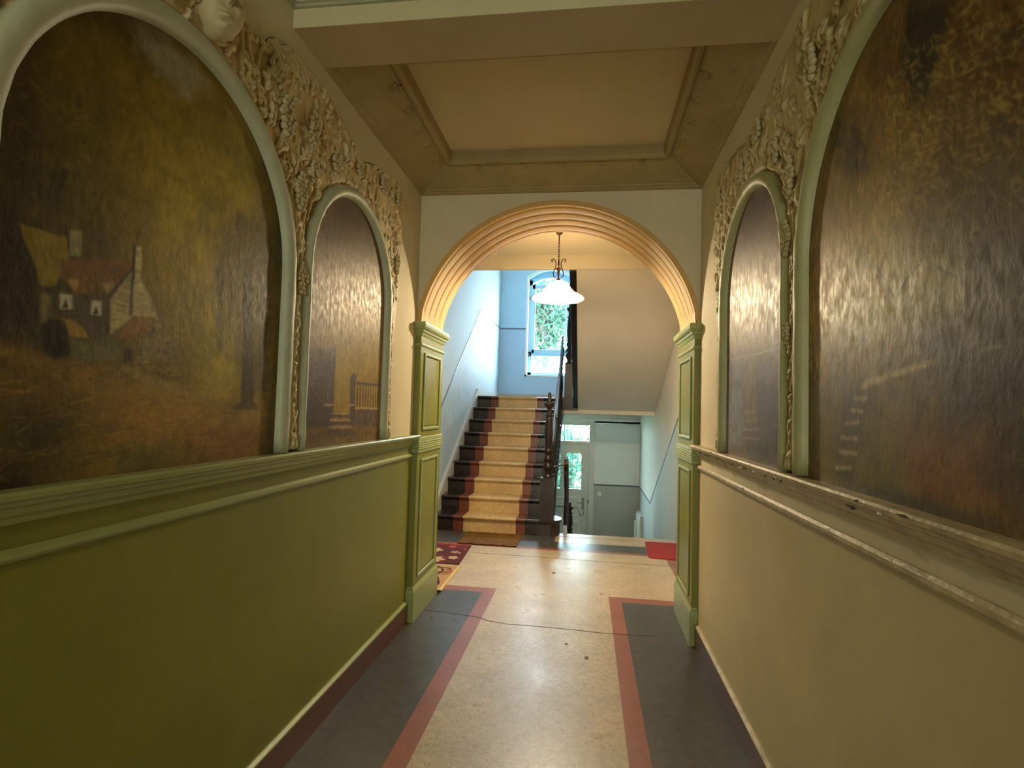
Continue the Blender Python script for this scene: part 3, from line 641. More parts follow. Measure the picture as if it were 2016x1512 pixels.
def fa(x,e): t=(x-(x0-.035))/(x1-x0+.07); return z1+.0+(WAP-z1)*(1-(2*t-1)**2)+e
for i in range(nn):
    p=x0-.035+(x1-x0+.07)*i/nn; q=x0-.035+(x1-x0+.07)*(i+1)/nn
    m.prism([(p,fa(p,-.005)),(q,fa(q,-.005)),(q,fa(q,.04)),(p,fa(p,.04))],'y',HB-.012,HB+.02)
m.box(x0-.002,x0+.006,HB,HB+.12,z0,z1); m.box(x1-.006,x1+.002,HB,HB+.12,z0,z1); m.build('white_reveal',whitepl,wn)
m=MB(); m.box(x0+.02,x0+.035,HB+.09,HB+.12,2.42,2.50); m.box(x0+.02,x0+.035,HB+.09,HB+.12,3.55,3.62); m.build('hinge',steel,wn)
# ------------------------------------------------------------------ lower back door
DX0,DX1,DZ1=-.89,.071,.754
m=MB()
cs=(DX0-.04,DX1+.10)
m.box(DX0-.10,DX0,HB-.03,HB+.08,LOWZ,1.17); m.box(DX1,DX1+.10,HB-.03,HB+.08,LOWZ,1.17); m.box(DX0,DX1,HB-.03,HB+.08,1.11,1.19); m.box(DX0,DX1,HB-.02,HB+.07,DZ1+.005,DZ1+.06)
m.box(-.415,-.391,HB-.01,HB+.05,DZ1+.06,1.11)
m.box(DX1-.03,DX1+.01,HB+.05,HB+.08,LOWZ,DZ1+.01); m.box(DX0-.01,DX0+.03,HB+.05,HB+.08,LOWZ,DZ1+.01); m.box(DX0,DX1,HB+.05,HB+.08,DZ1-.02,DZ1+.02)
dr1=struct(m.build('door_1',whitep,None,.004),'white back door with two glass lites and a transom')
m=MB(); y0,y1=HB+.01,HB+.05; LZ0,LZ1=-.10,.585
lx=[(-.75,-.466),(-.35,-.07)]
m.box(DX0+.004,lx[0][0],y0,y1,LOWZ+.01,DZ1); m.box(lx[0][1],lx[1][0],y0,y1,LOWZ+.01,DZ1); m.box(lx[1][1],DX1-.004,y0,y1,LOWZ+.01,DZ1)
for a,b in lx:
    m.box(a,b,y0,y1,LOWZ+.01,LZ0); m.box(a,b,y0,y1,LZ1,DZ1)
    r=.05
    for sx,cx in ((1,a),(-1,b)):
        pts=[(cx,LZ1),(cx,LZ1-r)]+[(cx+sx*r*(1-math.cos(t_)),LZ1-r+r*math.sin(t_)) for t_ in np.linspace(0,math.pi/2,6)[1:]]
        m.prism(pts,'y',y0,y1)
lf=m.build('door_leaf',whitep,dr1)
m=MB()
for zz0,zz1 in ((-.62,-.25),(-1.2,-.70)):
    a,b=-.76,-.08
    for bb in ((a,b,zz0,zz0+.025),(a,b,zz1-.025,zz1),(a,a+.025,zz0,zz1),(b-.025,b,zz0,zz1)): m.box(bb[0],bb[1],HB-.005,HB+.012,bb[2],bb[3])
m.build('panel_moulding',whitepl,lf,.003)
for a,b in lx:
    m=MB(); m.box(a,b,HB+.028,HB+.033,LZ0,LZ1); m.build('glass_lite',paneg,lf)
m=MB(); m.box(DX0,DX1,HB+.028,HB+.033,DZ1+.06,1.11); m.build('transom_pane',paneg,dr1)
m=MB(); m.box(-.045,-.005,HB-.005,HB+.012,-.49,-.26); m.tube([(-.025,HB-.002,-.35),(-.025,HB-.05,-.35),(-.13,HB-.052,-.35)],.009,8); m.build('door_handle',steel,lf,.003)
m=MB(); m.tube([(-.6,HB-.01,-.44),(-.12,HB-.01,-.45),(-.10,HB-.02,-.5),(-.08,HB-.02,-.57),(-.05,HB-.02,-.6),(-.02,HB-.02,-.58),(0,HB-.015,-.5)],.006,6); m.build('door_chain',steelg,lf)
m=MB(); m.box(DX1-.01,DX1+.012,HB-.035,HB,-.36,-.29); m.build('lock_keep',steelg,dr1)
# switch, small cabinet on right wall
sw=thing('light_switch','white light switch on the grey wall beside the back door','light switch',(.281,HB,-.168))
m=MB(); m.box(.245,.317,HB-.012,HB-.003,-.204,-.132); m.build('switch_plate',plast,sw,.003); m=MB(); m.box(.262,.300,HB-.018,HB-.012,-.187,-.149); m.build('rocker',plast,sw,.002)
cb=thing('wall_cabinet','white low cabinet with open door at the lower right corner','cabinet',(HR,10.1,-.9))
m=MB(); m.box(HR-.06,HR-.002,9.75,10.4,LOWZ,-.40); m.build('body',whitep,cb,.004)
m=MB(); m.box(HR-.075,HR-.06,9.80,10.35,LOWZ+.04,-.45); m.build('door',plast,cb,.003)
m=MB(); m.box(HR-.12,HR-.075,10.1,10.16,-.85,-.55); m.build('handle',plast,cb,.003)
# ------------------------------------------------------------------ painted content
def vnoise(Y,Z,freq,seed,ay=1,az=1):
    rng=np.random.RandomState(seed); G=rng.rand(97,97)
    a=Y*freq*ay+31.7; b=Z*freq*az+17.3
    i=np.floor(a).astype(int); j=np.floor(b).astype(int); u=a-i; v=b-j; u=u*u*(3-2*u); v=v*v*(3-2*v)
    i0=i%97;i1=(i+1)%97;j0=j%97;j1=(j+1)%97
    return (G[i0,j0]*(1-u)+G[i1,j0]*u)*(1-v)+(G[i0,j1]*(1-u)+G[i1,j1]*u)*v
def fbm(Y,Z,freq,seed,oct=4,ay=1,az=1):
    s=0;a=1;t=0
    for o in range(oct): s=s+a*vnoise(Y,Z,freq*2**o,seed+o,ay,az); t+=a; a*=.55
    return s/t
def pip(Y,Z,P):
    ins=np.zeros(Y.shape,bool); n=len(P)
    for i in range(n):
        y1,z1=P[i]; y2,z2=P[(i+1)%n]
        if z1==z2: continue
        c=((z1>Z)!=(z2>Z))&(Y<(y2-y1)*(Z-z1)/(z2-z1)+y1); ins^=c
    return ins
class Paint:
    def __init__(s,Y,Z,base): s.Y=Y;s.Z=Z;s.c=np.zeros(Y.shape+(3,))+np.array(base); s.jy=(fbm(Y,Z,24,5,3)-.5); s.jz=(fbm(Y,Z,24,15,3)-.5)
    def mask(s,P,soft=.004,jit=.014):
        m=0; Yj=s.Y+s.jy*jit; Zj=s.Z+s.jz*jit
        for a,b in ((-1,-1),(1,-1),(-1,1),(1,1),(0,0),(1.7,0),(-1.7,0),(0,1.7),(0,-1.7)): m=m+pip(Yj+a*soft*.6,Zj+b*soft*.6,P)
        return m/9.
    def mix(s,m,col,tex=.3,seed=1,freq=40,ay=1,az=1):
        t=1+tex*2*(fbm(s.Y,s.Z,freq,seed,3,ay,az)-.5); c=np.array(col)*t[...,None]; s.c=s.c*(1-m[...,None])+c*m[...,None]
    def poly(s,k,col,soft=.004,jit=.012,tex=.3,seed=1,freq=40,a=1,ay=1,az=1): s.mix(s.mask(POLY[k],soft,jit)*a,col,tex,seed,freq,ay,az)
    def blob(s,y,z,ry,rz,col,a=1,seed=2,tex=.3,freq=20,p=1.0):
        d=((s.Y-y)/ry)**2+((s.Z-z)/rz)**2; n=fbm(s.Y,s.Z,9,seed,4); m=np.clip(np.exp(-d*p)*(.45+1.1*n),0,1)*a; s.mix(m,col,tex,seed+3,freq)
def P_(r,g,b,k=1.38): return srgb(min(255,r*k*.89),min(255,g*k*.95),min(255,b*k+4))
def patch(p,seed,amt=.35,fr=6,ay=1,az=1,tint=(0,0,0)):
    n=fbm(p.Y,p.Z,fr,seed,5,ay,az)-.5; p.c*=np.clip(1+amt*3*n[...,None]+np.array(tint)*n[...,None]*3,.2,2.2)
def strokes(p,n,seed,y0,y1,z0,z1,ln,wd,col,ang,a=.5,spread=.4):
    rng=np.random.RandomState(seed)
    for i in range(n):
        y=rng.uniform(y0,y1); z=rng.uniform(z0,z1); t=ang+rng.randn()*spread; l=ln*rng.uniform(.5,1.4); w_=wd*rng.uniform(.6,1.3)
        d=l+.01; I=(np.abs(p.Y-y)<d)&(np.abs(p.Z-z)<d)
        if not I.any(): continue
        dy=p.Y[I]-y; dz=p.Z[I]-z; u=(dy*math.cos(t)+dz*math.sin(t))/l; v=(-dy*math.sin(t)+dz*math.cos(t))/w_
        m=np.clip(1-(u*u+v*v),0,1)**.7*a*rng.uniform(.4,1)
        k=rng.uniform(.8,1.25); p.c[I]=p.c[I]*(1-m[:,None])+np.array(col)*k*m[:,None]
def mural_cottage(Y,Z):
    p=Paint(Y,Z,P_(84,64,22))
    p.blob(1.30,2.05,.25,.35,P_(98,76,16),.9,11); p.blob(1.20,2.20,.2,.2,P_(100,78,20),.7,12)
    p.blob(1.62,2.1,.2,.22,P_(92,74,50),.8,13); p.blob(1.62,1.72,.13,.42,P_(150,126,26),1.3,14); p.blob(1.48,1.9,.2,.25,P_(128,104,22),1.1,15)
    p.blob(1.02,1.75,.14,.4,P_(50,46,14),.8,16); p.blob(1.86,2.0,.06,.3,P_(52,50,24),.9,17); p.blob(1.8,1.85,.07,.25,P_(70,56,30),.6,18)
    p.blob(1.1,2.28,.22,.06,P_(56,42,14),.7,19); p.blob(.93,2.0,.05,.3,P_(46,34,12),.8,20)
    p.poly('cloud',P_(124,112,88),.03,.07,.25,3,20,.75)
    p.poly('slit1',P_(52,46,20),.006,.01,.1,a=.8); p.poly('slit2',P_(36,30,12),.006,.01,.1,a=.9)
    p.poly('tower',P_(46,36,16),.02,.03,.5,4,26,.85); 
    p.poly('tdoor',P_(62,50,30),.006,.01,.3,a=.6); p.poly('tdoori',P_(26,20,10),.006,.01,.2,a=.9)
    p.poly('chim1',P_(112,98,66),.003,.006,.4,5,60); p.poly('chim1d',P_(44,32,18),.004,.006)
    p.poly('wall',P_(68,56,34),.004,.008,.35,6,50); p.poly('wallL',P_(112,98,64),.006,.01,.3,a=.8)
    p.poly('gable',P_(134,114,78),.004,.008,.55,7,70,1,.6,2.2)
    p.poly('chim2',P_(144,124,86),.003,.006,.5,8,80,1,.6,2.2); p.poly('chim2d',P_(42,30,18),.003,.006)
    p.poly('roofL',P_(120,98,34),.003,.008,.3,9,40); p.poly('roofR',P_(100,66,28),.004,.01,.4,10,36)
    p.poly('dorm1',P_(134,108,64),.004,.007,a=.9); p.poly('dorm2',P_(128,106,70),.004,.007,a=.9)
    p.poly('edgeL',P_(46,32,16),.003,.006,a=.85); p.poly('edgeR',P_(92,70,36),.003,.006)
    for k in ('win1','win2'): p.poly(k,P_(158,148,126),.003,.005,.3)
    for k in ('cur1','cur2'): p.poly(k,P_(60,50,40),.002,.003)
    for k in ('sill1','sill2'): p.poly(k,P_(30,22,12),.002,.003)
    p.poly('lowwall',P_(84,76,44),.006,.012,.5,12,50); p.poly('stone',P_(92,76,48),.006,.012,.6,13,70)
    p.poly('lean',P_(98,68,32),.003,.008,.35,14,50); p.poly('leandoor',P_(46,36,22),.004,.006,a=.9)
    p.poly('porchroof',P_(126,96,40),.003,.006); p.poly('porch',P_(30,24,14),.005,.01)
    # tree
    p.poly('crown',P_(64,48,24),.022,.05,.6,21,30,.62,1,.5); 
    for k,a in (('trunk3',.6),('trunk2',.7),('trunk',.85)): p.poly(k,P_(54,40,20),.008,.012,.3,22,40,a)
    # ground
    g=p.mask(POLY['ground'],.012,.03); gc=P_(112,84,30); p.mix(g,gc,.45,23,22,.6,2)
    p.blob(1.15,1.33,.25,.07,P_(112,78,30),.8,24); p.blob(1.6,1.25,.28,.07,P_(104,64,28),.9,25); p.blob(1.75,1.35,.16,.05,P_(122,92,40),.8,26)
    p.blob(1.0,1.30,.12,.10,P_(48,48,16),.9,27); p.blob(1.3,1.22,.2,.05,P_(64,62,22),.8,28); p.blob(.95,1.2,.1,.05,P_(20,14,4),.9,29); p.blob(1.86,1.3,.05,.16,P_(50,48,18),.8,30)
    p.poly('path',P_(116,92,48),.005,.012,.5,31,60,.8)
    p.poly('porch',P_(30,24,14),.005,.01,.2,a=.9); p.poly('leandoor',P_(46,36,22),.004,.006,a=.7)
    strokes(p,260,41,.9,1.9,1.22,1.46,.03,.003,P_(140,100,44),.1,.35,.35); strokes(p,200,42,.9,1.9,1.22,1.46,.03,.003,P_(50,44,16),.1,.4,.35)
    strokes(p,180,43,1.55,1.86,1.6,2.1,.018,.004,P_(120,90,44),1.2,.35,.9); strokes(p,160,44,1.62,1.86,1.55,1.95,.02,.005,P_(46,34,16),1.3,.4,.5)
    strokes(p,420,45,.9,1.85,1.75,2.35,.022,.006,P_(130,104,36),1.0,.12,.9)
    strokes(p,120,46,1.25,1.42,1.45,1.62,.012,.002,P_(150,118,60),.3,.5,.7)
    # trunk foot and gloss chips
    p.poly('trunk',P_(44,32,18),.005,.01,.3,22,40,.7)
    patch(p,61,.28,5); patch(p,62,.18,20,1,.7); patch(p,64,.17,70,1.2,.8); return p.c*1.08
def mural_gate(Y,Z):
    p=Paint(Y,Z,P_(112,84,42,1.2))
    p.blob(2.5,2.25,.4,.22,P_(64,46,20,1.2),1,3); p.blob(2.35,2.1,.2,.12,P_(78,58,30,1.2),.8,4); p.blob(2.5,1.85,.4,.2,P_(146,106,60,1.15),.9,5)
    p.blob(2.62,1.55,.35,.2,P_(150,120,36,1.2),1,6); p.blob(2.5,1.95,.06,.06,P_(96,74,44,1.2),.6,7)
    p.poly('b_gap',P_(150,122,36,1.2),.008,.02,.2,2,30,.8); 
    p.poly('b_gate',P_(72,56,50,1.15),.008,.014,.3,8,50,.95); p.poly('b_pil1',P_(80,62,58,1.15),.004,.008,.2,9,50); p.poly('b_pil1t',P_(130,104,78,1.15),.003,.005,a=.7)
    p.poly('b_balw',P_(146,116,52,1.2),.004,.006,.2,a=.9); p.poly('b_stonew',P_(92,70,52,1.15),.006,.012,.5,10,60)
    b=POLY['b_balw']; y0,z0=b[0]; y1,z1=b[1]; y2,z2=b[2]; y3,z3=b[3]
    for i in range(9):
        t=(i+.5)/9; a=y0+(y1-y0)*t; c=y3+(y2-y3)*t; za=z0+(z1-z0)*t; zb=z3+(z2-z3)*t
        for f,wd in ((0,.009),(.5,.006)): pass
        P=[(a-.004,za),(a+.004,za),(a+.011,za-.05),(c+.007,zb),(c-.007,zb),(a-.011,za-.05)]
        p.mix(p.mask(P,.002,.003)*.92,P_(84,58,40,1.15),.15)
    for k in ('b_railt','b_pil2','b_base1','b_base2'): p.poly(k,P_(84,64,56,1.15) if k in('b_pil2','b_railt') else P_(170,140,104,1.15),.003,.005)
    p.poly('b_railb',P_(176,146,104,1.15),.002,.004)
    for k in ('b_st1','b_st2','b_st3'): p.poly(k,P_(84,62,50,1.15),.003,.006)
    for k in ('b_st1t','b_st2t','b_st3t'): p.poly(k,P_(168,132,92,1.15),.003,.005)
    p.poly('b_grass',P_(110,80,42,1.15),.014,.03,.4,12,30,.85,.5,2)
    p.poly('b_st3',P_(84,62,50,1.15),.004,.008,a=.9)
    strokes(p,200,51,2.1,2.35,1.45,1.65,.012,.003,P_(150,126,100,1.15),.2,.5,.8)
    strokes(p,420,52,2.1,2.95,1.6,2.1,.02,.003,P_(178,134,84,1.15),1.5,.35,.35); strokes(p,320,53,2.1,2.95,1.6,2.2,.02,.003,P_(84,60,34,1.15),1.5,.35,.35)
    strokes(p,60,54,2.35,2.45,1.6,1.8,.014,.003,P_(160,120,84,1.15),1.4,.5,.5)
    patch(p,63,.18,7); patch(p,66,.26,75,1.5,.6); return p.c*1.12
def mural_path(Y,Z):
    p=Paint(Y,Z,P_(92,70,36))
    p.blob(1.68,1.75,.16,.22,P_(138,104,60),1,3); p.blob(1.5,1.75,.18,.18,P_(120,98,42),.9,4); p.blob(1.7,1.45,.2,.16,P_(90,76,58),.9,5)
    p.blob(1.3,2.25,.3,.15,P_(58,38,12),.9,6); p.blob(1.15,1.95,.2,.2,P_(78,54,18),.8,7); p.blob(1.5,2.1,.15,.12,P_(90,66,30),.7,8)
    p.blob(1.4,1.25,.3,.12,P_(84,76,40),.9,9); p.blob(1.15,1.27,.22,.07,P_(106,64,30),.9,10); p.blob(1.05,1.6,.14,.3,P_(60,50,32),.9,11)
    p.blob(1.2,1.6,.12,.14,P_(52,44,26),.7,17); p.blob(1.32,1.2,.3,.02,P_(52,44,20),.8,18)
    p.poly('c_brown',P_(60,36,12),.03,.06,.4,12,24,.6); p.poly('c_tree',P_(26,26,18),.016,.04,.3,13,30,.85); p.poly('c_tree2',P_(34,36,26),.03,.05,.3,14,30,.7)
    p.poly('c_dark2',P_(56,50,36),.03,.05,.4,15,24,.55); p.poly('c_dark1',P_(58,50,38),.02,.05,.4,16,30,.5); p.poly('c_beam',P_(128,112,54),.03,.05,.3,3,24,.4)
    p.poly('c_dst',P_(58,52,46),.02,.03,.3,17,30,.45); p.poly('c_red',P_(112,64,32),.05,.08,.4,18,20,.4)
    p.poly('c_path',P_(150,124,90),.006,.012,.5,19,60,.85); p.poly('c_path2',P_(140,116,80),.003,.005,.3,a=.7)
    for i in range(1,7): p.poly('c_s%d'%i,P_(134,114,90),.004,.008,.4,20,70,.8)
    for k in ('c_cr1','c_cr2','c_cr3'): p.poly(k,P_(34,24,12),.0015,.002)
    strokes(p,420,31,.95,1.4,1.85,2.2,.02,.0035,P_(128,104,56),.75,.5,.35); strokes(p,260,32,.95,1.4,1.7,2.1,.014,.004,P_(112,96,62),.7,.55,.6); strokes(p,220,33,.95,1.4,1.7,2.15,.02,.004,P_(40,30,12),.75,.5,.4)
    strokes(p,520,34,1.4,1.86,1.5,2.0,.022,.003,P_(176,132,88),1.5,.3,.3); strokes(p,300,35,1.4,1.86,1.5,2.0,.022,.003,P_(70,50,30),1.5,.35,.3)
    strokes(p,300,36,1.3,1.86,2.0,2.36,.03,.005,P_(110,80,34),1.1,.3,.6)
    patch(p,64,.22,6); patch(p,65,.22,22,1,.8); patch(p,66,.26,70,1.3,.7); return p.c*np.array([1.4,1.42,1.25])
def mural_steps(Y,Z):
    p=Paint(Y,Z,P_(110,88,72,1.25))
    p.poly('d_sky',P_(150,118,86,1.15),.03,.05,.3,3,24,.7); p.blob(2.48,2.25,.4,.18,P_(66,46,36,1.2),1,4); p.blob(2.5,1.85,.3,.14,P_(150,116,80,1.15),.8,5)
    p.blob(2.3,1.5,.3,.2,P_(98,88,84,1.25),.9,6); p.blob(2.7,1.5,.15,.2,P_(120,118,124,1.2),.8,7); p.blob(2.3,1.25,.3,.06,P_(78,68,56,1.25),.8,8)
    p.poly('d_light',P_(124,124,128,1.2),.02,.03,.3,9,24,.6); p.poly('d_shaft',P_(124,106,82,1.2),.016,.03,.5,10,40,.7,1,.4)
    p.poly('d_line',P_(168,150,124,1.15),.002,.004,.2,a=.8)
    for i in range(1,5): p.poly('d_s%d'%i,P_(148,134,116,1.15),.004,.008,.4,20,70,.8)
    strokes(p,420,31,2.05,2.9,1.55,2.1,.022,.003,P_(180,142,98,1.15),1.5,.35,.3); strokes(p,300,32,2.05,2.9,1.3,2.1,.022,.003,P_(66,50,42,1.2),1.5,.35,.3)
    patch(p,67,.2,6); patch(p,68,.26,70,1.5,.6); return p.c*1.3
def mural_plain(Y,Z):
    p=Paint(Y,Z,P_(84,66,26)); patch(p,70,.3,5); patch(p,71,.2,20); return p.c

def colour_attr(me,cols):
    a=me.color_attributes.new('paint','FLOAT_COLOR','POINT'); c=np.ones((len(me.vertices),4)); c[:,:3]=np.clip(cols,0,1); a.data.foreach_set('color',c.ravel())
def kT(x): return (abs(x)-.022)/abs(x)
def in_arch(Y,Z,cy,zs,R,e=0): return ((np.abs(Y-cy)<R+e)&(Z<=zs))|(((Y-cy)**2+(Z-zs)**2)<(R+e)**2)
ZR=1.194
def mural(x,s,cy,zs,R,fw_,painter,label,step,bz=0):
    k=kT(x); C_=lambda y,z:(y*k,CH+(z-CH)*k)
    t=thing('arched_mural',label,'mural',(x,cy*k,ZR))
    ny=int((2*R+.08)/step)+1; nz=int((zs+R+.04-ZR+.0)/step)+1
    ys=np.linspace(cy-R-.04,cy+R+.04,ny); zs_=np.linspace(ZR-.004,zs+R+.04,nz); Y,Z=np.meshgrid(ys,zs_,indexing='ij')
    col=painter(Y,Z); Yk=Y*k; Zk=CH+(Z-CH)*k; Zk=np.maximum(Zk,ZR)
    vs=np.stack([np.full(Y.shape,x+s*.004)-t.location.x,Yk-t.location.y,Zk-t.location.z],-1).reshape(-1,3)
    idx=np.arange(ny*nz).reshape(ny,nz); keep=in_arch((Y[:-1,:-1]+Y[1:,1:])/2,(Z[:-1,:-1]+Z[1:,1:])/2,cy,zs,R,.03)
    q=np.stack([idx[:-1,:-1],idx[1:,:-1],idx[1:,1:],idx[:-1,1:]],-1)[keep]
    if s<0: q=q[:,::-1]
    me=bpy.data.meshes.new('painted_panel'); me.from_pydata(vs.tolist(),[],q.tolist()); colour_attr(me,col.reshape(-1,3))
    me.materials.append(muralm); o=bpy.data.objects.new('painted_panel',me); C.objects.link(o); o.parent=t
    # frame swept round the opening
    path=[(cy+R,ZR)]+[(cy+R,z) for z in np.linspace(ZR,zs,12)[1:]]+[(cy+R*math.cos(a),zs+R*math.sin(a)) for a in np.linspace(0,math.pi,61)[1:-1]]+[(cy-R,z) for z in np.linspace(zs,ZR,12)]
    prof=[(0,.0),(0,.020),(.006,.030),(.018,.037),(.034,.039),(fw_-.018,.035),(fw_-.006,.026),(fw_,.012),(fw_,0)]
    vs=[];K=len(prof)
    for i,(y,z) in enumerate(path):
        if z<=zs: ny_,nz_=(1 if y>cy else -1),0
        else: ny_,nz_=(y-cy)/R,(z-zs)/R
        for o_,d in prof:
            wob=1+.04*math.sin(i*1.7+o_*90)
            a,b=C_(y+ny_*o_,z+nz_*o_); vs.append((x+s*d*wob,a,max(b,ZR)))
    m=MB(); n=len(path); m.add(vs,[(i*K+j,(i+1)*K+j,(i+1)*K+j+1,i*K+j+1) for i in range(n-1) for j in range(K-1)]+[tuple(range(K)),tuple(range((n-1)*K+K-1,(n-1)*K-1,-1))],0,True)
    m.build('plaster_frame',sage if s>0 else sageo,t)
LB=(1.39,1.868,.507,.066); LS=(2.512,1.935,.43,.056); RB=(1.352,1.868,.513,.066); RS2=(2.477,1.93,.425,.056)
mural(XL,-XL/abs(XL),*LB,mural_cottage,'large arched mural of a stone cottage in golden woodland on the left wall',.0032)
mural(XL,1,*LS,mural_gate,'narrow arched mural of a garden gate, steps and balustrade on the left wall',.0036)
mural(XR,-1,*RB,mural_path,'large dark arched mural of a winding path on the right wall',.0036)
mural(XR,-1,*RS2,mural_steps,'narrow arched mural of misty steps near the arch on the right wall',.004)
third=lambda B,S:(2*B[0]-S[0],S[1],S[2],S[3])
mural(XL,1,*third(LB,LS),mural_plain,'narrow arched mural on left wall nearest the entrance',.02)
mural(XR,-1,*third(RB,RS2),mural_plain,'narrow arched mural on right wall nearest the entrance',.02)
# ------------------------------------------------------------------ stucco relief
def relief(x,s,B,S,label,seed,smat):
    k=kT(x); T3=third(B,S); sh=B[0]-1.39
    t=thing('stucco_relief',label,'stucco relief',(x,B[0]*k,2.5))
    half=[(1.39,2.60),(1.50,2.60),(1.60,2.625),(1.69,2.627),(1.76,2.69),(1.842,2.724),(2.0,2.735),(2.123,2.72),(2.25,2.69),(2.381,2.655),(2.564,2.62),(2.75,2.66),(2.917,2.696),(3.05,2.70),(3.13,2.68),(3.165,2.60),(3.165,2.3),(3.14,2.05),(3.12,1.9),(3.10,1.5),(3.09,1.34),(3.12,1.28),(3.11,1.18)]
    half=[(a+sh*(1 if a<2.9 else .2),b) for a,b in half]
    poly=half+[(2*B[0]-a,b) for a,b in half[::-1]]
    step=.0062; y0,y1,z0,z1=-.3,3.2,ZR-.004,2.76
    ys=np.arange(y0,y1,step); zs=np.arange(z0,z1,step); Y,Z=np.meshgrid(ys,zs,indexing='ij')
    jy=(fbm(Y,Z,16,seed+3,3)-.5)*.05; jz=(fbm(Y,Z,16,seed+9,3)-.5)*.05
    ins=pip(Y+jy*.6*(Z>1.95),Z+jz,poly)
    for b in (B,S,T3): ins&=~in_arch(Y,Z,b[0],b[1],b[2],.012)
    H=.010+.006*fbm(Y,Z,22,seed,3)
    rng=np.random.RandomState(seed)
    def window(cy,cz,r):
        i0=max(0,int((cy-r-y0)/step));i1=min(len(ys),int((cy+r-y0)/step)+2);j0=max(0,int((cz-r-z0)/step));j1=min(len(zs),int((cz+r-z0)/step)+2)
        return slice(i0,i1),slice(j0,j1)
    def leaf(cy,cz,l,wd,th,hh,lobes=5,vein=True):
        W_=window(cy,cz,l*1.3)
        dy=Y[W_]-cy;dz=Z[W_]-cz
        if dy.size==0: return
        u=(dy*math.cos(th)+dz*math.sin(th))/l; v=(-dy*math.sin(th)+dz*math.cos(th))/wd
        ph=np.arctan2(v,u); rr=np.sqrt(u*u+v*v)/(1+.24*np.cos(lobes*ph))
        e=np.clip(1-rr,0,1); m=rr<1
        hv=hh*(.45+.55*np.minimum(1,e*2.6)) *1.0
        if vein: hv=hv*(1-.38*np.exp(-(v/.10)**2)*(u>-.9))*(1-.20*np.exp(-((np.abs(v)-np.abs(u)*.8)/.1)**2))
        hv=hv+.004*u
        H[W_]=np.where(m,np.maximum(H[W_]*.55+.002,hv+.008),H[W_])
    def vine(P,r,hh):
        for a,b in zip(P[:-1],P[1:]):
            n=max(2,int(math.hypot(b[0]-a[0],b[1]-a[1])/.005))
            for q in range(n):
                f=q/n; cy=a[0]+(b[0]-a[0])*f; cz=a[1]+(b[1]-a[1])*f; W_=window(cy,cz,r*1.2)
                d=((Y[W_]-cy)**2+(Z[W_]-cz)**2)/r**2
                if d.size: H[W_]=np.maximum(H[W_],hh*np.sqrt(np.clip(1-d,0,1))*.8+.006*(d<1))
    # foliage over the upper field
    for i in range(760):
        cy=rng.uniform(-.2,3.15); cz=rng.uniform(1.98,2.72)
        l=rng.uniform(.022,.05); leaf(cy,cz,l,l*rng.uniform(.45,.8),rng.uniform(-2.6,-.5),rng.uniform(.010,.022),rng.choice([3,5,5,7]))
    for i in range(46):
        cy=rng.uniform(-.2,3.1); cz=rng.uniform(2.2,2.68); P=[(cy,cz)]
        for q in range(10): P.append((P[-1][0]+rng.uniform(-.02,.02)+.006,P[-1][1]-.026))
        vine(P,rng.uniform(.007,.012),.018)
    # colonnettes: two twisting stems and crossed roots at the foot
    for c0,c1 in ((B[0]+B[2]+B[3],S[0]-S[2]-S[3]),(T3[0]+T3[2]+T3[3],B[0]-B[2]-B[3]),(S[0]+S[2]+S[3]-.004,S[0]+S[2]+S[3]+.05)):
        c=(c0+c1)/2; wd=max(.018,(c1-c0)/2-.008)
        for ph in (0,2.2,4.1):
            P=[(c+wd*math.sin(z*26+ph)*(.5+.5*math.sin(z*7+ph)**2),z) for z in np.arange(ZR,2.1,.012)]
            vine(P,.010,.024)
        for z in np.arange(1.36,1.95,.085):
            leaf(c+rng.uniform(-1,1)*wd*.6,z,.024,.013,-1.57+rng.uniform(-.4,.4),.022,3)
        for sg in (-1,1): vine([(c+sg*wd*1.1,ZR),(c-sg*wd,ZR+.075),(c+sg*wd,ZR+.16)],.013,.03)
        leaf(c,ZR+.03,.035,.03,1.57,.028,3)
    # dig a groove beside the frames
    for b in (B,S,T3):
        d=np.where(Z<=b[1],np.abs(Y-b[0]),np.sqrt((Y-b[0])**2+(Z-b[1])**2))-b[2]-b[3]
        H-= .010*np.exp(-((d-.004)/.007)**2)
    H=np.clip(H,.002,.06)
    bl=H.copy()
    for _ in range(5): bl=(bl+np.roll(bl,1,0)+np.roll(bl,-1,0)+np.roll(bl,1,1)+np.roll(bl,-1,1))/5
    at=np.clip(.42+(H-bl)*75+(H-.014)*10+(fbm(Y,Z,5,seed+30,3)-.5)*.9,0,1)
    # settle the outer rim to the wall
    er=ins.copy()
    for _ in range(2):
        er=er&np.roll(er,1,0)&np.roll(er,-1,0)&np.roll(er,1,1)&np.roll(er,-1,1)
    H=np.where(er,H,0)
    keep=ins[:-1,:-1]&ins[1:,1:]&ins[1:,:-1]&ins[:-1,1:]
    idx=np.arange(Y.size).reshape(Y.shape); q=np.stack([idx[:-1,:-1],idx[1:,:-1],idx[1:,1:],idx[:-1,1:]],-1)[keep]
    if s<0: q=q[:,::-1]
    used=np.unique(q); rm=-np.ones(Y.size,int); rm[used]=np.arange(len(used)); q=rm[q]
    V=np.stack([x+s*H-t.location.x,Y*k-t.location.y,np.maximum(CH+(Z-CH)*k,ZR)-t.location.z],-1).reshape(-1,3)[used]
    me=bpy.data.meshes.new('foliage_field'); me.from_pydata(V.tolist(),[],q.tolist()); me.polygons.foreach_set('use_smooth',[True]*len(me.polygons))
    a=me.attributes.new('hgt','FLOAT','POINT'); a.data.foreach_set('value',at.reshape(-1)[used])
    me.materials.append(smat); o=bpy.data.objects.new('foliage_field',me); C.objects.link(o); o.parent=t
    return t,k
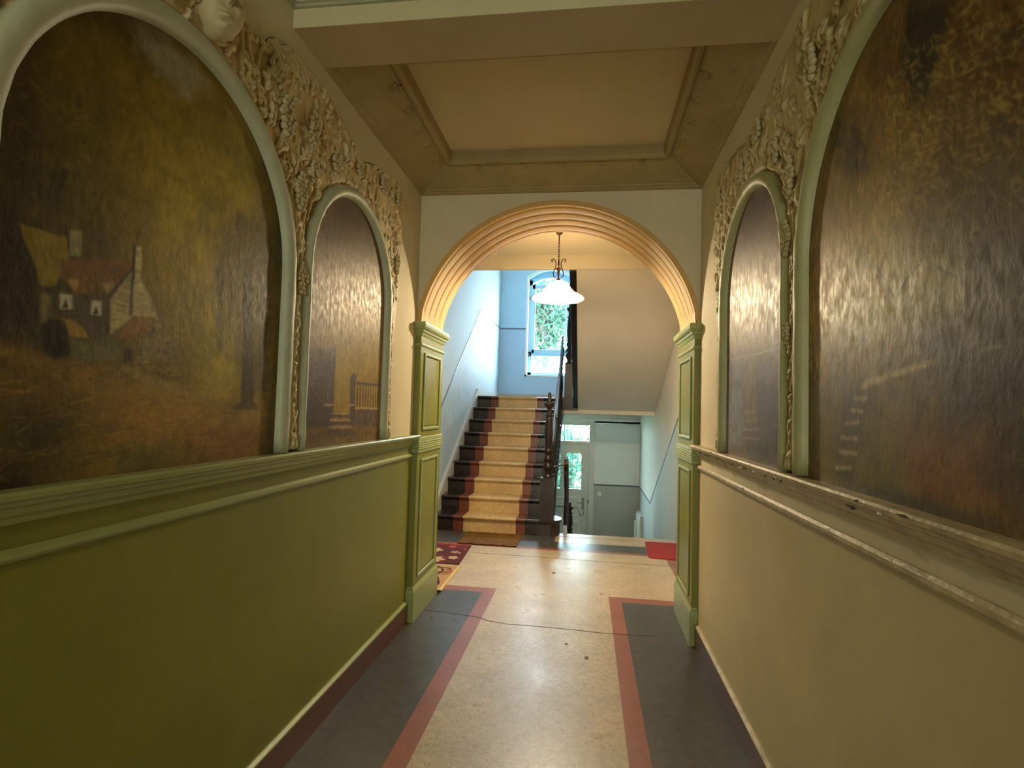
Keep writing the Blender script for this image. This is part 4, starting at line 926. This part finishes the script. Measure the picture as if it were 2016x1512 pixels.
def grapes(t,x,s,k,cy,cz,n,sc_,seed):
    rnd=random.Random(seed); m=MB()
    for r in range(n):
        c=max(1,round(3.6*math.sin(math.pi*(r+1.2)/(n+1.6))))
        for q in range(c):
            y=cy+(q-(c-1)/2)*.019*sc_+rnd.uniform(-.003,.003); z=cz-r*.0165*sc_+rnd.uniform(-.003,.003)
            m.ball((x+s*(.024+rnd.uniform(0,.008)),y*k,CH+(z-CH)*k),.0105*sc_,0,8,6)
    m.build('grape_cluster',balm,t)
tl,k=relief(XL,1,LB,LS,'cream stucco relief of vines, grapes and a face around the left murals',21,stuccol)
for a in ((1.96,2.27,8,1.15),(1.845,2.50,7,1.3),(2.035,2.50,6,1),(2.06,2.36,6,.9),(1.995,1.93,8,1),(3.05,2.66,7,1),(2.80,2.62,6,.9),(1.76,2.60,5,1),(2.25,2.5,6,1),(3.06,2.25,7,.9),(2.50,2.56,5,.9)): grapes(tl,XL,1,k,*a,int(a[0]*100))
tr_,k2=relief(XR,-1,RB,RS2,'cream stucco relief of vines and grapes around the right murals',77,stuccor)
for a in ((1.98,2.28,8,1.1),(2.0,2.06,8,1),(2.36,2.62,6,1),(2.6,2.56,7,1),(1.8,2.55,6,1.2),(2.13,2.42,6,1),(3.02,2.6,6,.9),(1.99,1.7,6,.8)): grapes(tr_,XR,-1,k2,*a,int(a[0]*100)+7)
# dimpled face among the leaves
def face(t,x,s,cy,cz,w_,h_):
    n=44; mm=96; vs=[]
    RR,AA=np.meshgrid(np.linspace(0,1,n)**.8,np.linspace(0,2*np.pi,mm,endpoint=False),indexing='ij'); V=RR*np.sin(AA); U=RR*np.cos(AA)*(1-.22*np.clip(-V,0,1)**1.5)
    W_=1-.22*np.clip(-V,0,1)**1.5
    r=(U/W_)**2+V**2
    D=.060*np.sqrt(np.clip(1-r,0,1))**.8
    g=lambda u,v,su,sv:np.exp(-((U-u)/su)**2-((V-v)/sv)**2)
    D+=.016*g(0,.34,.9,.14)*(r<.9)                       # brow
    D+=.030*np.exp(-(U/.11)**2)*np.clip((.36-V)/.5,0,1)*(V>-.14)+.010*g(0,-.12,.17,.06)   # nose
    for sg in (-1,1):
        D-=.016*g(sg*.36,.17,.2,.11); D+=.009*g(sg*.36,.15,.12,.06)      # sockets, lids
        D+=.008*g(sg*.48,-.15,.22,.2)
        D-=.006*g(sg*.14,-.13,.04,.04)
    D+=.012*g(0,-.36,.24,.045)+.013*g(0,-.49,.2,.05)-.010*g(0,-.425,.26,.018)-.008*g(0,-.60,.2,.05)+.012*g(0,-.76,.2,.12)
    D+=.016*np.clip(V-.62,0,1)*(1+.6*np.sin(U*22+V*5))  # hair
    m=MB(); ca,sa=math.cos(.5),math.sin(.5); X_=np.zeros_like(U); Y_=np.zeros_like(U)
    for i in range(n+1):
        for j in range(mm):
            ii=min(i,n-1); a=U[ii,j]*w_/2; d=D[ii,j]; ox=.040+d*ca+a*sa; yy=cy+a*ca-d*sa
            if i==n: ox=0
            vs.append((x+s*max(ox,0),yy,cz+V[ii,j]*h_/2))
    fs=[(i*mm+j,(i+1)*mm+j,(i+1)*mm+(j+1)%mm,i*mm+(j+1)%mm) for i in range(n) for j in range(mm)]
    m.add(vs,fs,0,True)
    o=m.build('relief_face',balm,t); o['label']='carved classical face among the vine leaves'
    # curls of hair round the head
    m=MB(); rnd=random.Random(4)
    for i in range(26):
        a=math.pi*(-.12+1.24*i/25); yy=cy+math.cos(a)*w_*.54; zz=cz+.02+math.sin(a)*h_*.5
        m.ball((x+s*.028,yy,zz),rnd.uniform(.013,.02),0,10,7,1,1,1.3)
    m.build('curled_hair',balm,t)
face(tl,XL,1,1.408,2.518,.136,.190)
# ------------------------------------------------------------------ hall lamp
lx_,ly,lz=LAMP
lm=thing('pendant_lamp','bronze scroll pendant lamp with glowing white glass bell shade','lamp',(lx_,ly,2.93))
m=MB(); m.lathe((lx_,ly,0),[(.044,2.93),(.044,2.925),(.036,2.905),(.028,2.885),(.016,2.872),(.008,2.868)],20); m.build('ceiling_rose',bronze,lm)
m=MB(); m.tube([(lx_,ly,2.87),(lx_,ly,2.79)],.005,6)
for i in range(8):
    z=2.785-i*.0215; L_=.0155; a=(i%2)*math.pi/2
    m.tube([(lx_+.006*math.cos(q)*math.cos(a),ly+.006*math.cos(q)*math.sin(a),z+L_*math.sin(q)-.006) for q in np.linspace(0,2*math.pi,12,endpoint=False)],.0026,5,0,True)
m.build('chain',bronze,lm)
for q0 in (0,math.pi/2,math.pi):
    m=MB(); P=[]
    for t_ in np.linspace(0,1,9): P.append((.050+.016*math.cos(-2.6+4.6*t_),2.648+.016*math.sin(-2.6+4.6*t_)) if False else (.046-.013*math.cos(t_*5.2),2.650+.013*math.sin(t_*5.2)))
    P=[(.058,2.650),(.055,2.640),(.046,2.638),(.040,2.647),(.043,2.660),(.052,2.665),(.063,2.660),(.066,2.648)][::-1]
    P=[(.048,2.645),(.053,2.640),(.060,2.645),(.060,2.656),(.050,2.663),(.038,2.660),(.026,2.645),(.020,2.62),(.024,2.595),(.036,2.565),(.044,2.54),(.040,2.515),(.028,2.502),(.018,2.505)]
    m.tube([(lx_+r*math.cos(q0),ly+r*math.sin(q0),z) for r,z in P],.0042,6); m.build('scroll_arm',bronze,lm)
m=MB(); m.lathe((lx_,ly,0),[(.004,2.64),(.008,2.635),(.008,2.61),(.004,2.605),(.004,2.59),(.020,2.584),(.021,2.575),(.010,2.568),(.012,2.56),(.009,2.53),(.006,2.50),(.014,2.495),(.02,2.487),(.022,2.472)],14); m.build('lamp_stem',bronze,lm)
sm_=bpy.data.materials.new('glowing_opal_glass'); sm_.use_nodes=True; nt=sm_.node_tree; N=nt.nodes; L=nt.links
N.remove(N['Principled BSDF']); tr=N.new('ShaderNodeBsdfTranslucent'); tr.inputs[0].default_value=(1,.85,.62,1); df=N.new('ShaderNodeBsdfDiffuse'); df.inputs[0].default_value=(.9,.86,.78,1)
em=N.new('ShaderNodeEmission'); em.inputs[0].default_value=(1,.80,.50,1); em.inputs[1].default_value=SHADE_E
x1=N.new('ShaderNodeMixShader'); x1.inputs[0].default_value=.5; L.new(tr.outputs[0],x1.inputs[1]); L.new(df.outputs[0],x1.inputs[2])
x2=N.new('ShaderNodeAddShader'); L.new(x1.outputs[0],x2.inputs[0]); L.new(em.outputs[0],x2.inputs[1]); L.new(x2.outputs[0],N['Material Output'].inputs[0])
prof=[(.020,2.478),(.028,2.472),(.052,2.462),(.082,2.444),(.104,2.420),(.120,2.396),(.140,2.378),(.170,2.362),(.198,2.348),(.213,2.332),(.216,2.318)]
m=MB(); n=40; vs=[]
for sh in (0,-.004):
    for i,(r,z) in enumerate(prof):
        for j in range(n):
            a=2*math.pi*j/n; e=1+(.02*math.cos(a*8) if i>7 else 0); vs.append((lx_+(r+sh)*e*math.cos(a),ly+(r+sh)*e*math.sin(a),z+sh*.6))
K=len(prof); fs=[(i*n+j,(i+1)*n+j,(i+1)*n+(j+1)%n,i*n+(j+1)%n) for i in range(K-1) for j in range(n)]
fs+=[(K*n+a,K*n+d,K*n+c,K*n+b) for a,b,c,d in fs]; fs+=[((K-1)*n+j,(2*K-1)*n+j,(2*K-1)*n+(j+1)%n,(K-1)*n+(j+1)%n) for j in range(n)]
m.add(vs,fs,0,True); sd=m.build('lamp_shade',sm_,lm)
ring=mat('amber_painted_leaf',srgb(206,150,84),.5)
for i in range(10):
    a=2*math.pi*i/10+.2; m=MB()
    for q in (-.10,0,.10):
        b=a+q; r=.1285; m.ball((lx_+r*math.cos(b),ly+r*math.sin(b),2.392+.004*math.sin(q*30)),.007,0,8,6,1,1,.35)
    m.build('painted_leaf',ring,sd)
bm=MB(); bm.ball((lx_,ly,2.375),.032,0,14,10,1,1,1.25)
be=bpy.data.materials.new('lit_bulb'); be.use_nodes=True; b_=be.node_tree.nodes['Principled BSDF']; b_.inputs['Emission Color'].default_value=(1,.8,.5,1); b_.inputs['Emission Strength'].default_value=12; bm.build('bulb',be,lm)
pl=bpy.data.lights.new('bulb_light','POINT'); pl.energy=LAMP_W; pl.color=LAMP_COL; pl.shadow_soft_size=.05; po=bpy.data.objects.new('bulb_light',pl); C.objects.link(po); po.location=(0,0,2.325-2.93); po.parent=lm
# ------------------------------------------------------------------ mats
def rug(name,label,x0,x1,y0,y1,fn,step,thick=.008,skew=0,curl=0):
    nx=int((x1-x0)/step)+1; ny=int((y1-y0)/step)+1; X,Y=np.meshgrid(np.linspace(x0,x1,nx),np.linspace(y0,y1,ny),indexing='ij'); col=fn(X,Y)
    U=(Y-y0)/(y1-y0); Xs=X+skew*(1-U); Zt=np.full(X.shape,thick)+curl*np.exp(-((Y-y0)/.03)**2)*np.clip((X-x0)/(x1-x0)*1.4-.4,0,1)
    top=np.stack([Xs,Y,Zt],-1).reshape(-1,3); bot=top-np.array([0,0,thick*.9]); V=np.vstack([top,bot]); n=nx*ny
    idx=np.arange(n).reshape(nx,ny); q=np.stack([idx[:-1,:-1],idx[1:,:-1],idx[1:,1:],idx[:-1,1:]],-1).reshape(-1,4); fs=q.tolist()
    fs+= (q[:,::-1]+n).tolist()
    for a in (idx[:,0],idx[:,-1][::-1],idx[0,:][::-1],idx[-1,:]): fs+=[(int(a[i]),int(a[i])+n,int(a[i+1])+n,int(a[i+1])) for i in range(len(a)-1)]
    me=bpy.data.meshes.new(name); me.from_pydata(V.tolist(),[],fs); colour_attr(me,np.vstack([col.reshape(-1,3)]*2)); me.materials.append(rugm)
    o=bpy.data.objects.new(name,me); C.objects.link(o); tag(o,label,'doormat'); return o
def mixc(c,m,col): return c*(1-m[...,None])+np.array(col)*m[...,None]
def floral(X,Y):
    c=np.zeros(X.shape+(3,))+np.array(srgb(80,40,42)); c=mixc(c,np.clip((fbm(X,Y,6,3,3)-.52)*6,0,1)*.7,srgb(118,42,54)); c=mixc(c,np.clip((Y-5.34)*9,0,1)*.5,srgb(160,36,60))
    for (fx,fy,r,n,cl) in ((-1.42,5.21,.075,5,(222,190,150)),(-1.22,5.17,.045,5,(190,150,124)),(-1.20,4.98,.05,5,(222,190,160)),(-1.36,4.90,.10,6,(206,178,140)),(-1.50,5.35,.04,5,(210,120,90)),(-1.28,5.36,.04,6,(206,96,100)),(-1.14,5.30,.02,5,(214,180,120)),(-1.52,5.0,.06,5,(200,160,124)),(-1.17,5.15,.016,4,(220,190,120)),(-1.46,5.30,.03,5,(190,150,120))):
        a=np.arctan2(Y-fy,X-fx); d=np.hypot(X-fx,Y-fy); m=(d<r*(.62+.38*np.abs(np.cos(a*n/2)))).astype(float); c=mixc(c,m,np.array(srgb(*cl))*.72); c=mixc(c,(d<r*.2).astype(float),srgb(150,100,60))
    e=((X>-1.145)|(Y<4.80)).astype(float)*.6; return mixc(c,e,srgb(84,34,36))
def swirl(X,Y):
    c=np.zeros(X.shape+(3,))+np.array(srgb(168,134,98)); c*=(.9+.25*fbm(X,Y,30,8,2))[...,None]
    dk=srgb(70,40,34)
    for (fx,fy,r) in ((-1.32,4.56,.15),(-1.42,4.22,.17),(-1.18,4.60,.07),(-1.36,4.58,.05),(-1.52,4.5,.1)):
        d=np.hypot((X-fx),(Y-fy)); c=mixc(c,(np.abs(d-r)<.011).astype(float),dk)
    a=np.arctan2(Y-4.56,X+1.30); d=np.hypot(X+1.30,Y-4.56); c=mixc(c,((np.abs(d-.05-.022*a)<.008)&(a>-1)).astype(float),dk)
    m=((np.abs(X+1.17)<.06*(1-np.clip((Y-4.27)/.16,0,1)))&(Y>4.2)&(Y<4.43)).astype(float); c=mixc(c,m,srgb(52,34,44))
    for q in ((-1.20,4.27),(-1.17,4.32),(-1.15,4.26),(-1.18,4.23)): c=mixc(c,(np.hypot(X-q[0],Y-q[1])<.012).astype(float),srgb(216,200,190))
    m=(np.hypot(X+1.17,Y-4.55)<.09)&(np.hypot(X+1.21,Y-4.55)>.085); c=mixc(c,m.astype(float),srgb(150,96,74))
    c=mixc(c,((Y<4.16)).astype(float)*.5,srgb(216,176,110)); return mixc(c,(X>-1.075).astype(float)*.5,srgb(226,196,140))
rug('doormat','maroon floral doormat beside the foot of the stairs',-1.60,-1.11,4.79,5.46,floral,.006,.009,.03)
rug('doormat','beige doormat with dark swirls next to the left arch pilaster',-1.60,-1.05,4.04,4.74,swirl,.006,.006,.0,.02)
m=MB(); rr=.05; P=[]
for cx,cy,a_ in ((.945,5.46,-90),(.945,6.04,0),(.70,6.04,90),(.67,5.47,180)):
    for q in np.linspace(0,90,6): t_=R_(a_+q); P.append((cx+rr*math.cos(t_),cy+rr*math.sin(t_)))
m.prism(P,'z',.0,.008); o=m.build('doormat',redm,None,.003); tag(o,'plain red doormat on the right side of the hall','doormat')
# ------------------------------------------------------------------ scraps on the floor
lfm=mat('dry_leaf',srgb(120,78,34),.7,.3,60)
for i,(x,y,lab) in enumerate(((-.244,4.745,'brown curled leaf scrap on the hall floor under the lamp'),(.033,3.171,'bent brown leaf scrap on the pale corridor floor'),(-.087,3.336,'small brown crumb on the corridor floor nearest the crack'),(.783,5.05,'pale scrap on the red stripe near the red mat'))):
    m=MB(); q=.018 if i!=2 else .01; rnd=random.Random(i); P=[(x+q*math.cos(a)*rnd.uniform(.3,1.1),y+q*1.6*math.sin(a)*rnd.uniform(.3,1.1)) for a in np.linspace(0,2*math.pi,9)[:-1]]
    m.prism(P,'z',.0003,.003); tag(m.build('leaf_scrap',lfm if i<3 else linb),lab,'leaf')
# ------------------------------------------------------------------ trees outside
tm=bpy.data.materials.new('garden_leaves'); tm.use_nodes=True; N=tm.node_tree.nodes; L=tm.node_tree.links; N.remove(N['Principled BSDF'])
a_=N.new('ShaderNodeBsdfDiffuse'); a_.inputs[0].default_value=(*srgb(54,82,70),1); b_=N.new('ShaderNodeBsdfTranslucent'); b_.inputs[0].default_value=(*srgb(64,88,66),1)
xx=N.new('ShaderNodeMixShader'); xx.inputs[0].default_value=.4; L.new(a_.outputs[0],xx.inputs[1]); L.new(b_.outputs[0],xx.inputs[2]); L.new(xx.outputs[0],N['Material Output'].inputs[0])
bark=mat('bark',srgb(50,46,40),.9,.2,12)
def tree(name,label,cx,cy,zg,zc,rx,ry,rz,n,sz,seed):
    t=thing(name,label,'tree',(cx,cy,zg)); rnd=random.Random(seed); m=MB(); m.tube([(cx,cy,zg),(cx+.1,cy,(zg+zc)/2),(cx,cy,zc)],[.14,.11,.07],8)
    for i in range(7):
        a=i*2.4; m.tube([(cx,cy,zc-rz*.6+i*.15),(cx+rx*.4*math.cos(a),cy+ry*.4*math.sin(a),zc+i*.08),(cx+rx*.8*math.cos(a),cy+ry*.8*math.sin(a),zc+rz*.4*math.sin(i))],[.05,.03,.012],6)
    m.build('trunk',bark,t); m=MB(); cl=[(rnd.gauss(0,.5),rnd.gauss(0,.5),rnd.gauss(0,.5)) for _ in range(26)]
    for i in range(n):
        c=rnd.choice(cl); p=Vector((cx+rx*(c[0]+rnd.gauss(0,.16)),cy+ry*(c[1]+rnd.gauss(0,.16)),max(zg+.1,zc+rz*(c[2]+rnd.gauss(0,.16)))))
        u=Vector((rnd.gauss(0,1),rnd.gauss(0,1),rnd.gauss(0,1))).normalized(); v=u.orthogonal().normalized(); s_=sz*rnd.uniform(.6,1.3)
        m.add([p-u*s_,p+v*s_*.4,p+u*s_,p-v*s_*.4],[(0,1,2,3)])
    m.build('foliage',tm,t)
tree('tree','leafy tree in the garden seen through the stair window',-1.5,18.5,-1.4,4.9,2.0,1.2,2.0,6500,.10,1)
tree('bush','green bush in the garden seen through the lower door glass',-.4,13.0,-1.4,.45,1.2,.6,1.3,5600,.07,2)
m=MB(); m.box(-20,20,HB+.26,40,-1.5,-1.4); struct(m.build('ground',mat('garden_ground',srgb(120,130,90),.9)))
